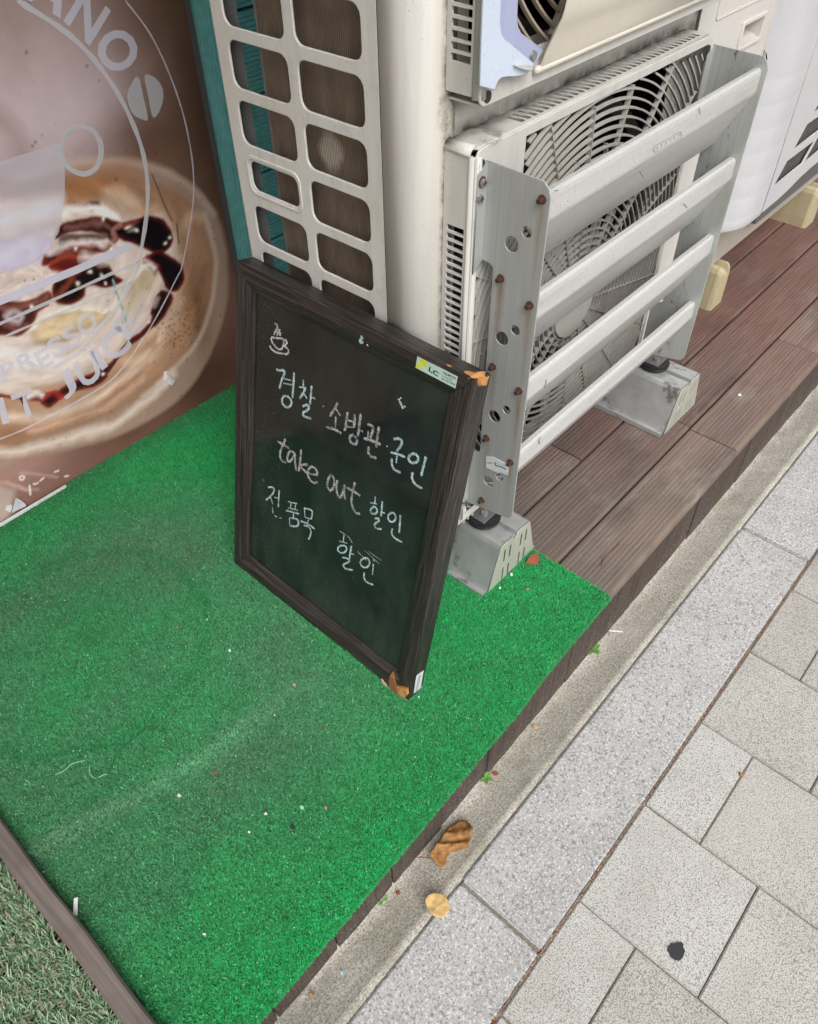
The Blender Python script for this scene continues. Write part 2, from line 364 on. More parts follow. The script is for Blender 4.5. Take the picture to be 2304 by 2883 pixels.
MAT['inkline'] = m_ink('white_line_print', (.92, .90, .96), .62)
MAT['inkpale'] = m_ink('pale_grey_print', (.80, .81, .82), .50)
MAT['inkcup'] = m_ink('cup_lilac_print', (.90, .88, .97), .30)
def m_leaf(name, a, b):
    m = M(name, .65, 0, .3); p = m.pos(); v = m.noise(p, 120, 4, .6)
    m.set('Base Color', m.mix(m.step(v, .3, .7), a, b)); m.bump(v, .5, .002); return m.m
MAT['leafbrown'] = m_leaf('dry_brown_leaf', (.16, .075, .022), (.42, .215, .075))
MAT['leafyellow'] = m_leaf('dry_yellow_leaf', (.50, .33, .12), (.62, .44, .20))

# ------------------------------------------------------------------ object helpers
def setp(o, label=None, cat=None, group=None, kind=None):
    if label: o['label'] = label
    if cat: o['category'] = cat
    if group: o['group'] = group
    if kind: o['kind'] = kind
    return o
def thing(name, loc, label, cat, group=None, mw=None):
    o = bpy.data.objects.new(name, None); C.objects.link(o); o.empty_display_size = .05
    o.matrix_world = mw if mw is not None else Matrix.Translation(loc)
    o['mwinv'] = 0; setp(o, label, cat, group); INV[o.name] = o.matrix_world.inverted() if mw is None else Matrix.Identity(4)
    del o['mwinv']
    return o
INV = {}
def link(name, me, mat, parent=None):
    o = bpy.data.objects.new(name, me); C.objects.link(o)
    if mat is not None and not me.materials: me.materials.append(MAT[mat] if isinstance(mat, str) else mat)
    if parent is not None:
        o.parent = parent
        if parent.name in INV: o.matrix_parent_inverse = INV[parent.name]
    return o
def mesh(name, vs, fs, mat, parent=None, smooth=False):
    me = bpy.data.meshes.new(name); me.from_pydata([tuple(v) for v in vs], [], fs); me.update()
    if smooth: me.shade_smooth()
    return link(name, me, mat, parent)
def bm_obj(name, bm, mat, parent=None, smooth=False):
    bmesh.ops.recalc_face_normals(bm, faces=bm.faces)
    me = bpy.data.meshes.new(name); bm.to_mesh(me); bm.free()
    if smooth: me.shade_smooth()
    return link(name, me, mat, parent)
def add_box(bm, x0, x1, y0, y1, z0, z1, bev=0.0, seg=1):
    r = bmesh.ops.create_cube(bm, size=1.0); vs = r['verts']
    for v in vs: v.co = Vector(((x0 + x1) / 2 + v.co.x * (x1 - x0), (y0 + y1) / 2 + v.co.y * (y1 - y0), (z0 + z1) / 2 + v.co.z * (z1 - z0)))
    if bev > 0:
        es = list({e for v in vs for e in v.link_edges}); bmesh.ops.bevel(bm, geom=es, offset=bev, segments=seg, affect='EDGES')
def box(name, x0, x1, y0, y1, z0, z1, mat, parent=None, bev=0.0, seg=1):
    bm = bmesh.new(); add_box(bm, x0, x1, y0, y1, z0, z1, bev, seg); return bm_obj(name, bm, mat, parent)
def frame_xz(y): return Matrix(((1, 0, 0, 0), (0, 0, -1, y), (0, 1, 0, 0), (0, 0, 0, 1)))      # local (x,z,outward -Y)
def frame_yz(x): return Matrix(((0, 0, -1, x), (-1, 0, 0, 0), (0, 1, 0, 0), (0, 0, 0, 1)))      # local (-y,z,outward -X)
def frame_xy(z): return Matrix.Translation((0, 0, z))
def plate_me(outline, holes, thick, bev=0.0):
    cu = bpy.data.curves.new('plate_curve', 'CURVE'); cu.dimensions = '2D'; cu.fill_mode = 'BOTH'
    cu.extrude = max(thick / 2 - bev, 1e-5); cu.bevel_depth = bev; cu.bevel_resolution = 1; cu.offset = -bev
    for pts in [outline] + list(holes):
        sp = cu.splines.new('POLY'); sp.points.add(len(pts) - 1)
        for k, p in enumerate(pts): sp.points[k].co = (p[0], p[1], 0, 1)
        sp.use_cyclic_u = True
    o = bpy.data.objects.new('plate_tmp', cu); C.objects.link(o)
    dg = bpy.context.evaluated_depsgraph_get(); me = bpy.data.meshes.new_from_object(o.evaluated_get(dg), depsgraph=dg)
    bpy.data.objects.remove(o); bpy.data.curves.remove(cu); me.materials.clear(); return me
def plate(name, mtx, outline, holes, thick, mat, parent=None, bev=0.0, yz=False):
    if yz: outline = [(-a, b) for a, b in outline]; holes = [[(-a, b) for a, b in h] for h in holes]
    me = plate_me(outline, holes, thick, bev); me.transform(mtx); me.name = name
    return link(name, me, mat, parent)
def rrect(x0, x1, y0, y1, r, n=4):
    pts = []
    for cx, cy, a in ((x1 - r, y1 - r, 0), (x0 + r, y1 - r, 90), (x0 + r, y0 + r, 180), (x1 - r, y0 + r, 270)):
        for k in range(n + 1):
            t = math.radians(a + 90 * k / n); pts.append((cx + r * math.cos(t), cy + r * math.sin(t)))
    return pts
def circ(cx, cy, r, n=20): return [(cx + r * math.cos(2 * PI * k / n), cy + r * math.sin(2 * PI * k / n)) for k in range(n)]
def prism(name, pts, ax, a, b, mat, parent=None, smooth=False, close=True):
    # extrude a closed polygon along axis ax (0 x: pts are (y,z); 1 y: pts are (x,z); 2 z: pts are (x,y))
    def P(p, t): return (t, p[0], p[1]) if ax == 0 else ((p[0], t, p[1]) if ax == 1 else (p[0], p[1], t))
    n = len(pts); vs = [P(p, a) for p in pts] + [P(p, b) for p in pts]
    fs = [(k, (k + 1) % n, n + (k + 1) % n, n + k) for k in range(n if close else n - 1)]
    bm = bmesh.new(); bv = [bm.verts.new(v) for v in vs]
    for f_ in fs: bm.faces.new([bv[k] for k in f_])
    if close:
        bm.faces.new(bv[:n]); bm.faces.new(bv[n:])
    return bm_obj(name, bm, mat, parent, smooth)
def sheet(name, pts, ax, a, b, t, mat, parent=None, smooth=False):
    # open polyline of thickness t extruded along ax
    n = len(pts); off = []
    for k in range(n):
        p0 = pts[max(k - 1, 0)]; p1 = pts[min(k + 1, n - 1)]; d = Vector((p1[0] - p0[0], p1[1] - p0[1])).normalized()
        off.append((pts[k][0] - d.y * t, pts[k][1] + d.x * t))
    return prism(name, list(pts) + off[::-1], ax, a, b, mat, parent, smooth)
def tube(name, pts, r, mat, parent=None, n=6):
    bm = bmesh.new(); rings = []
    pts = [Vector(p) for p in pts]
    for k, p in enumerate(pts):
        d = (pts[min(k + 1, len(pts) - 1)] - pts[max(k - 1, 0)]).normalized()
        u = d.orthogonal().normalized(); w = d.cross(u)
        rings.append([bm.verts.new(p + (u * math.cos(2 * PI * j / n) + w * math.sin(2 * PI * j / n)) * r) for j in range(n)])
    for a, b in zip(rings, rings[1:]):
        for j in range(n): bm.faces.new((a[j], a[(j + 1) % n], b[(j + 1) % n], b[j]))
    bm.faces.new(rings[0]); bm.faces.new(rings[-1]); return bm_obj(name, bm, mat, parent, True)
def ribbon_pts(pts, w, w2=None):
    n = len(pts); L_, R_ = [], []
    for k in range(n):
        a = Vector(pts[max(k - 1, 0)]); b = Vector(pts[min(k + 1, n - 1)]); d = (b - a)
        if d.length < 1e-9: d = Vector((1, 0))
        d.normalize(); q = Vector((-d.y, d.x)); ww = w * .5 * (1 if w2 is None else 1)
        p = Vector(pts[k]); L_.append(p + q * ww); R_.append(p - q * ww)
    return L_, R_
def catmull(pts, k=5, closed=False):
    P = [Vector(p) for p in pts]; n = len(P); out = []
    rngk = range(n if closed else n - 1)
    for i in rngk:
        g = (lambda j: P[j % n]) if closed else (lambda j: P[min(max(j, 0), n - 1)])
        p0, p1, p2, p3 = g(i - 1), g(i), g(i + 1), g(i + 2)
        for s_ in range(k):
            t = s_ / k
            out.append(0.5 * ((2 * p1) + (p2 - p0) * t + (2 * p0 - 5 * p1 + 4 * p2 - p3) * t * t + (3 * p1 - p0 - 3 * p2 + p3) * t ** 3))
    if not closed: out.append(P[-1])
    return [tuple(p) for p in out]
def strokes_me(name, strokes, w, h0, h1, smooth=True):
    vs, fs = [], []
    for st in strokes:
        p = catmull(st, 5) if (smooth and len(st) > 2) else [tuple(q) for q in st]
        if len(p) == 1: p = circ(p[0][0], p[0][1], w * .5, 8) + [(p[0][0] + w * .5, p[0][1])]; p = [(q[0], q[1]) for q in p]
        # rounded ends
        n = len(p); L_, R_ = ribbon_pts(p, w)
        wob = [1 + .18 * math.sin(k * 1.7 + len(vs)) for k in range(n)]
        wob[0] *= .6; wob[-1] *= .6
        b0 = len(vs)
        for k in range(n):
            c = Vector(p[k]); l = c + (L_[k] - c) * wob[k]; r = c + (R_[k] - c) * wob[k]
            vs += [(l.x, l.y, h0), (r.x, r.y, h0), (l.x, l.y, h1), (r.x, r.y, h1)]
        for k in range(n - 1):
            a = b0 + 4 * k; b = a + 4
            fs += [(a + 2, a + 3, b + 3, b + 2), (a, a + 2, b + 2, b), (a + 1, b + 1, b + 3, a + 3)]
    me = bpy.data.meshes.new(name); me.from_pydata(vs, [], fs); return me
def fast_mesh(name, v, tri, col, mat, parent=None):
    me = bpy.data.meshes.new(name); me.vertices.add(len(v)); me.vertices.foreach_set('co', v.astype(np.float32).ravel())
    n, k = tri.shape
    me.loops.add(n * k); me.loops.foreach_set('vertex_index', tri.astype(np.int32).ravel())
    me.polygons.add(n); me.polygons.foreach_set('loop_start', np.arange(0, n * k, k, dtype=np.int32))
    me.update(calc_edges=True)
    if col is not None:
        a = me.color_attributes.new('Col', 'FLOAT_COLOR', 'POINT'); a.data.foreach_set('color', col.astype(np.float32).ravel())
    return link(name, me, mat, parent)
def text_me(body, bold=0.0):
    cu = bpy.data.curves.new('txt', 'FONT'); cu.body = body; cu.extrude = 0.0; cu.offset = bold; cu.resolution_u = 3
    o = bpy.data.objects.new('txt_tmp', cu); C.objects.link(o)
    dg = bpy.context.evaluated_depsgraph_get(); me = bpy.data.meshes.new_from_object(o.evaluated_get(dg), depsgraph=dg)
    bpy.data.objects.remove(o); bpy.data.curves.remove(cu); me.materials.clear(); return me
def fit_text(name, body, bl, br, tl, toworld, mat, parent, bold=0.0):
    # glyph box mapped onto the parallelogram bl, br, tl (2D points on a plane)
    me = text_me(body, bold)
    if not len(me.vertices): return None
    co = np.empty(len(me.vertices) * 3); me.vertices.foreach_get('co', co); co = co.reshape(-1, 3)
    lo, hi = co.min(0), co.max(0); u = (co[:, 0] - lo[0]) / max(hi[0] - lo[0], 1e-6); v = (co[:, 1] - lo[1]) / max(hi[1] - lo[1], 1e-6)
    bl, br, tl = map(np.array, (bl, br, tl))
    q = bl + u[:, None] * (br - bl) + v[:, None] * (tl - bl)
    w = np.array([toworld(a, b) for a, b in q]); me.vertices.foreach_set('co', w.ravel()); me.update(); me.name = name
    return link(name, me, mat, parent)
_lat = {}
def vn(x, y, s, seed=0):
    if seed not in _lat: _lat[seed] = np.random.default_rng(seed).random((256, 256))
    g = _lat[seed]; X = x * s + 1000.3; Y = y * s + 1000.7; i = np.floor(X).astype(int); j = np.floor(Y).astype(int); a = X - i; b = Y - j
    a = a * a * (3 - 2 * a); b = b * b * (3 - 2 * b); i %= 256; j %= 256; i1 = (i + 1) % 256; j1 = (j + 1) % 256
    return (g[i, j] * (1 - a) + g[i1, j] * a) * (1 - b) + (g[i, j1] * (1 - a) + g[i1, j1] * a) * b
def fbm(x, y, s, seed=0): return .55 * vn(x, y, s, seed) + .3 * vn(x, y, s * 2.1, seed + 1) + .15 * vn(x, y, s * 4.3, seed + 2)

# ================================================================== GROUND
GZ = -.13
# one sheet under everything, out to the horizon
o = mesh('ground', [(-60, -60, GZ - .10), (60, -60, GZ - .10), (60, 60, GZ - .10), (-60, 60, GZ - .10)], [(0, 1, 2, 3)], 'joint'); setp(o, kind='structure')
# concrete strip between kerb stones and deck, slightly raised towards the deck
xs = np.arange(-1.2, 4.6, .012)
def conc(y): return GZ - .008 - .54 * max(y - .238, 0)
prof = [(.2365, GZ - .012), (.2395, GZ - .005), (.255, conc(.255)), (.275, conc(.275)), (.295, conc(.295)), (.312, conc(.312)), (.326, conc(.326) + .003), (.36, conc(.326) + .006)]
vs, fs = [], []
for i, x in enumerate(xs):
    for j, (y, z) in enumerate(prof):
        k = fbm(np.array([x]), np.array([y]), 9, 41)[0] - .5
        vs.append((x, y + (.004 * k if j == 1 else 0), z + (.012 if j > 4 else .006) * k * (1 if j > 1 else .3) + (.010 * (fbm(np.array([x]), np.array([y]), 35, 43)[0] - .5) if j > 3 else 0)))
n = len(prof)
for i in range(len(xs) - 1):
    for j in range(n - 1): fs.append((i * n + j, (i + 1) * n + j, (i + 1) * n + j + 1, i * n + j + 1))
o = mesh('concrete_strip', vs, fs, 'concrete', smooth=True); setp(o, kind='structure')
# granite kerb: flush stones 1 m long
kerb = box('kerb', -1.7, 4.5, .0855, .2345, GZ - .05, GZ - .006, 'joint'); setp(kerb, kind='structure')
for k in range(-1, 5):
    x0 = -.638 + 1.008 * (k - 0) - .0; x1 = x0 + 1.003
    o = box('kerb_stone', x0, x1, .085, .2355, GZ - .045, GZ + .002 * (k % 2) + .0005, 'granite', kerb, .003, 2)
# pavement of 200 mm pavers, courses running away from the kerb
pave = mesh('pavement', [(-2, -4, GZ - .0045), (5, -4, GZ - .0045), (5, .084, GZ - .0045), (-2, .084, GZ - .0045)], [(0, 1, 2, 3)], 'joint'); setp(pave, kind='structure')
pme = {}
for c in range(-4, 14):
    x0 = .0625 + .2025 * c; x1 = x0 + .2025
    first = .1 if c % 2 == 1 else .2
    y = .0795; j = 0
    while y > -1.0:
        h = first if j == 0 else .2005
        key = (j == 0 and first == .1)
        if key not in pme:
            bm = bmesh.new(); add_box(bm, -.1001, .1001, -(h - .0022), 0, -.03, 0, .0018, 2); bmesh.ops.recalc_face_normals(bm, faces=bm.faces)
            me = bpy.data.meshes.new('paver'); bm.to_mesh(me); bm.free(); pme[key] = me
        o = link('paver', pme[key], 'paver', pave)
        o.location = ((x0 + x1) / 2 + random.uniform(-.0006, .0006), y, GZ + random.uniform(-.0012, .0012)); o.rotation_euler = (random.uniform(-.004, .004), random.uniform(-.004, .004), random.uniform(-.004, .004))
        y -= h; j += 1

# ================================================================== DECK
deck = box('deck', -1.2, 4.4, .346, 1.42, -.10, -.028, 'darkedge'); setp(deck, kind='structure')
def plank_prof(y0, y1):
    w = y1 - y0; n = 13; pts = [(y0 + .0005, -.026), (y0, -.022), (y0, -.004), (y0 + .0015, -.001)]
    for k in range(n):
        a = y0 + .005 + (w - .010) * k / (n - 1)
        pts += [(a, 0.0)] if k in (0, n - 1) else [(a - .0022, 0.0), (a, -.0008), (a + .0022, 0.0)]
    pts += [(y1 - .0015, -.001), (y1, -.004), (y1, -.022), (y1 - .0005, -.026)]
    return pts
seams = [.3205, .4405, .5685, .695, .8215, .948, 1.0745, 1.201, 1.3275, 1.42]
for r_ in range(len(seams) - 1):
    y0 = seams[r_] + .002; y1 = seams[r_ + 1] - .002
    cuts = [-1.2, 1.452, 1.935, 3.1, 4.4] if r_ == 0 else ([-1.2, .2 + .5 * (r_ % 3), 1.67 if r_ != 1 else 1.46, 2.9, 4.4])
    for a, b in zip(cuts, cuts[1:]):
        o = prism('plank', plank_prof(y0, y1), 0, a + .0012, b - .0012, 'deck', deck)
        o.location.z = random.uniform(-.0015, .0008)
fj = [.055 + .1255 * k for k in range(-9, 33)]
for a in fj:
    yy = .3265 + random.uniform(-.0015, .0015)
    bm = bmesh.new(); add_box(bm, a + .0016, a + .1239, yy, yy + .018, -.21, -.0275, .0012)
    bm_obj('fascia_board', bm, 'fascia', deck)
# crumbs in the plank gaps are left to the dark joists below

# ================================================================== BUILDING WALL
wall = thing('building_wall', (1.4, 1.45, 0), 'shop wall with teal ribbed cladding behind the chalkboard and air conditioner', 'wall')
box('wall_core', -2.5, 5.0, 1.43, 1.65, -.12, 3.3, 'wall', wall)
box('shade_slab', -2.5, 5.0, -.16, 1.43, 2.50, 2.56, 'wall', wall)  # unseen slab added overhead to shade the back of the carpet
# vertical ribbed trim beside the poster
pts = [(.952, 1.43)]
x = .952
for k in range(12):
    pts += [(x + .0006, 1.376), (x + .0052, 1.376), (x + .0058, 1.3785), (x + .0068, 1.3785)]; x += .0074
pts += [(x, 1.376), (x + .002, 1.43)]
prism('ribbed_trim', pts, 2, 0, 2.2, 'teal', wall)
z = -.008
for k in range(9):
    h = .148; z0 = z + .1545 * k - .0
    p = [(1.428, z0)]
    q = z0
    for j in range(17):
        p += [(1.389, q + .0008), (1.389, q + .0058), (1.392, q + .0064), (1.392, q + .0080)]; q += .0087
    p += [(1.428, q)]
    prism('cladding_panel', p, 0, x + .005, 2.2, 'tealdark', wall)

# ================================================================== POSTER
poster = thing('cafe_poster', (.35, 1.37, 0), 'large glossy brown cafe poster of whipped cream coffee on the shop wall', 'poster')
def SH(c): return np.array(lin(*c)[:3])
def paint_poster():
    x0, x1, z0, z1 = -.45, .9345, .004, 1.32; st = .0021
    nx = int((x1 - x0) / st) + 1; nz = int((z1 - z0) / st) + 1
    X, Z = np.meshgrid(np.linspace(x0, x1, nx), np.linspace(z0, z1, nz)); X = X.ravel(); Z = Z.ravel()
    wx = (fbm(X, Z, 16, 3) - .5) * .016; wz = (fbm(X, Z, 16, 9) - .5) * .016
    wx2 = wx + (fbm(X, Z, 70, 13) - .5) * .007; wz2 = wz + (fbm(X, Z, 70, 17) - .5) * .007
    col = np.tile(SH((124, 95, 80)), (len(X), 1))
    def gauss(c, px, pz, rx, rz, a):
        nonlocal col
        m = a * np.exp(-(((X + wx * 2 - px) / rx) ** 2 + ((Z + wz * 2 - pz) / rz) ** 2)); col = col * (1 - m[:, None]) + SH(c) * m[:, None]
    def sdist(P, XX, ZZ):
        d = np.full(len(XX), 9.0); ins = np.zeros(len(XX), bool); n = len(P)
        for k in range(n):
            ax, az = P[k]; bx, bz = P[(k + 1) % n]; ex, ez = bx - ax, bz - az; L2 = ex * ex + ez * ez + 1e-12
            t = np.clip(((XX - ax) * ex + (ZZ - az) * ez) / L2, 0, 1); d = np.minimum(d, (XX - ax - t * ex) ** 2 + (ZZ - az - t * ez) ** 2)
            c = (az > ZZ) != (bz > ZZ); ins ^= c & (XX < ex * (ZZ - az) / (ez if abs(ez) > 1e-12 else 1e-12) + ax)
        d = np.sqrt(d); return np.where(ins, d, -d)
    def poly(P, c, f=.004, a=1.0, warp=1.0, c2=None, split=None):
        nonlocal col
        P = catmull(P, 4, True); px = [p[0] for p in P]; pz = [p[1] for p in P]
        sel = np.where((X > min(px) - .04) & (X < max(px) + .04) & (Z > min(pz) - .04) & (Z < max(pz) + .04))[0]
        d = sdist(P, X[sel] + wx2[sel] * warp, Z[sel] + wz2[sel] * warp); m = np.clip(d / f * .5 + .5, 0, 1) * a
        cc = SH(c)[None, :] * np.ones((len(sel), 1))
        if c2 is not None:   # paler or darker body towards the middle of the shape, as printed
            t = np.clip(d / split, 0, 1)[:, None]; cc = cc * (1 - t) + SH(c2) * t
        col[sel] = col[sel] * (1 - m[:, None]) + cc * m[:, None]
    def line(P, c, w, f=.003, a=1.0, warp=1.0):
        nonlocal col
        P = catmull(P, 5) if len(P) > 2 else P; d = np.full(len(X), 9.0); XX = X + wx2 * warp; ZZ = Z + wz2 * warp
        for (ax, az), (bx, bz) in zip(P, P[1:]):
            ex, ez = bx - ax, bz - az; L2 = ex * ex + ez * ez + 1e-12; t = np.clip(((XX - ax) * ex + (ZZ - az) * ez) / L2, 0, 1)
            d = np.minimum(d, (XX - ax - t * ex) ** 2 + (ZZ - az - t * ez) ** 2)
        m = np.clip((w * .5 - np.sqrt(d)) / f * .5 + .5, 0, 1) * a; col = col * (1 - m[:, None]) + SH(c) * m[:, None]
    # backdrop
    gauss((208, 190, 196), *(0.5965, 0.7178), .17, .13, .75)
    gauss((204, 188, 194), *(0.7038, 0.7009), .11, .075, .6)
    gauss((168, 148, 144), *(0.6573, 0.798), .17, .12, .5)
    gauss((150, 122, 112), *(0.8518, 0.7053), .06, .05, .5)
    gauss((92, 66, 50), *(0.8033, 0.6043), .09, .07, .8)
    gauss((66, 46, 34), *(0.9402, 0.6415), .075, .40, .85)
    gauss((96, 74, 58), *(0.8966, 0.7975), .10, .12, .6)
    line([(0.5477, 0.718), (0.5631, 0.6861), (0.5666, 0.6509)], (128, 100, 92), .022, .02, .55)
    line([(0.6187, 0.835), (0.6247, 0.8092), (0.6084, 0.7828)], (140, 116, 108), .016, .02, .4)
    line([(0.8507, 0.7136), (0.8599, 0.6897), (0.864, 0.672)], (100, 78, 66), .014, .014, .5)
    # below the cup
    poly([(0.272, 0.2057), (0.4128, 0.122), (0.5612, 0.0915), (0.6984, 0.1118), (0.8254, 0.1524), (0.9595, 0.2027), (0.955, -0.0847), (0.4964, -0.1038), (0.1374, -0.0205)], (118, 86, 76), .03, .95)
    gauss((160, 122, 114), *(0.325, 0.105), .10, .06, .9); gauss((72, 48, 38), *(0.7922, 0.0593), .13, .10, .9); gauss((92, 62, 48), *(0.5918, 0.0537), .10, .05, .7)
    # cup rim and coffee surface
    poly([(0.4653, 0.6181), (0.5412, 0.6179), (0.6038, 0.6204), (0.6649, 0.6101), (0.7112, 0.5966), (0.7749, 0.5721), (0.8394, 0.5316), (0.8865, 0.48), (0.9156, 0.4246), (0.9236, 0.3739), (0.9235, 0.3242), (0.9101, 0.246), (0.8818, 0.1865), (0.8259, 0.116), (0.7489, 0.0599), (0.6594, 0.0408), (0.5471, 0.0488), (0.436, 0.0817), (0.3545, 0.1152), (0.2694, 0.1698)], (158, 132, 116), .006, .9, .25)
    line([(0.5407, 0.6167), (0.6029, 0.6179), (0.6641, 0.6081), (0.7107, 0.595), (0.7745, 0.5707), (0.8353, 0.5313), (0.8822, 0.4797), (0.9115, 0.426)], (196, 172, 160), .010, .008, .7, .25)
    poly([(0.4612, 0.6086), (0.5506, 0.6036), (0.6114, 0.5982), (0.6885, 0.5809), (0.767, 0.5468), (0.8273, 0.5031), (0.8675, 0.4556), (0.8872, 0.3987), (0.8899, 0.3377), (0.885, 0.3173), (0.8559, 0.237), (0.7962, 0.1672), (0.7006, 0.1197), (0.5876, 0.1075), (0.481, 0.1186), (0.3859, 0.1483), (0.2807, 0.1958)], (146, 110, 86), .006, 1, .3, (176, 140, 114), .09)
    gauss((150, 100, 60), *(0.6559, 0.5661), .10, .022, .8); gauss((104, 74, 46), *(0.821, 0.2447), .03, .12, .75); gauss((190, 130, 70), *(0.4902, 0.5673), .03, .04, .9)
    line([(0.8887, 0.4306), (0.8931, 0.3781), (0.8932, 0.3325), (0.8874, 0.3085), (0.858, 0.236), (0.8003, 0.1651), (0.7068, 0.1253), (0.6348, 0.1071)], (205, 186, 172), .007, .008, .75, .25)
    # caramel folds near the lower rim
    for P, c, w in (([(0.3072, 0.1634), (0.3618, 0.1334), (0.4449, 0.1056), (0.5574, 0.08), (0.6485, 0.0945), (0.7225, 0.1167)], (222, 204, 192), .018),
                    ([(0.3272, 0.1946), (0.4074, 0.1562), (0.4966, 0.1401), (0.5774, 0.1405), (0.6428, 0.1606)], (150, 102, 74), .016),
                    ([(0.3626, 0.2137), (0.433, 0.1746), (0.512, 0.1614), (0.5953, 0.1696), (0.6784, 0.1932)], (214, 190, 172), .018),
                    ([(0.3856, 0.1658), (0.4766, 0.1391), (0.5668, 0.1334), (0.6477, 0.149)], (200, 168, 146), .010),
                    ([(0.6234, 0.2053), (0.6688, 0.1897), (0.7053, 0.1963), (0.729, 0.218)], (206, 176, 150), .016),
                    ([(0.6749, 0.2368), (0.7182, 0.24), (0.7588, 0.2613), (0.7842, 0.2738)], (210, 182, 158), .016),
                    ([(0.7045, 0.5346), (0.72, 0.5039), (0.7529, 0.4891), (0.7871, 0.487)], (196, 160, 130), .014),
                    ([(0.8111, 0.4165), (0.8518, 0.4438), (0.8781, 0.4308)], (190, 158, 132), .016),
                    ([(0.7997, 0.3143), (0.794, 0.2282), (0.736, 0.1805)], (150, 112, 80), .018)):
        line(P, c, w, .010, .8)
    # cream
    poly([(0.4527, 0.5893), (0.5781, 0.5531), (0.6601, 0.5389), (0.7033, 0.5199), (0.7502, 0.4801), (0.788, 0.4767), (0.8007, 0.4518), (0.8102, 0.4133), (0.8077, 0.3744), (0.8089, 0.3636), (0.7707, 0.2879), (0.716, 0.2613), (0.6583, 0.2369), (0.5642, 0.2205), (0.4575, 0.2388), (0.3256, 0.2984)], (190, 168, 152), .006, 1, .8, (208, 190, 180), .03)
    poly([(0.457, 0.599), (0.5159, 0.5856), (0.5638, 0.5821), (0.6083, 0.5641), (0.5944, 0.5358), (0.5497, 0.5216), (0.4954, 0.5359), (0.4322, 0.5424)], (206, 184, 168), .008, 1, 1, (222, 206, 200), .02)
    poly([(0.6787, 0.5525), (0.7124, 0.5475), (0.7518, 0.5218), (0.7538, 0.492), (0.7205, 0.494), (0.6989, 0.5177)], (186, 152, 124), .008, .9, 1, (196, 170, 148), .02)
    poly([(0.4684, 0.3654), (0.4949, 0.3811), (0.5591, 0.3654), (0.6175, 0.331), (0.6109, 0.3115), (0.5514, 0.3138), (0.5135, 0.3101), (0.4713, 0.3203), (0.4629, 0.3429)], (176, 150, 118), .006, 1, 1, (204, 182, 148), .02)
    poly([(0.677, 0.3708), (0.7182, 0.3897), (0.7447, 0.3715), (0.7534, 0.3456), (0.7288, 0.3183), (0.7015, 0.3229), (0.6687, 0.2956), (0.6411, 0.3087), (0.6608, 0.3449)], (206, 190, 178), .006, 1, 1, (188, 168, 140), .018)
    poly([(0.4333, 0.5449), (0.5275, 0.5223), (0.5566, 0.4971), (0.5316, 0.4752), (0.485, 0.4799), (0.4143, 0.5015)], (190, 172, 190), .006, 1, 1, (214, 202, 224), .02)
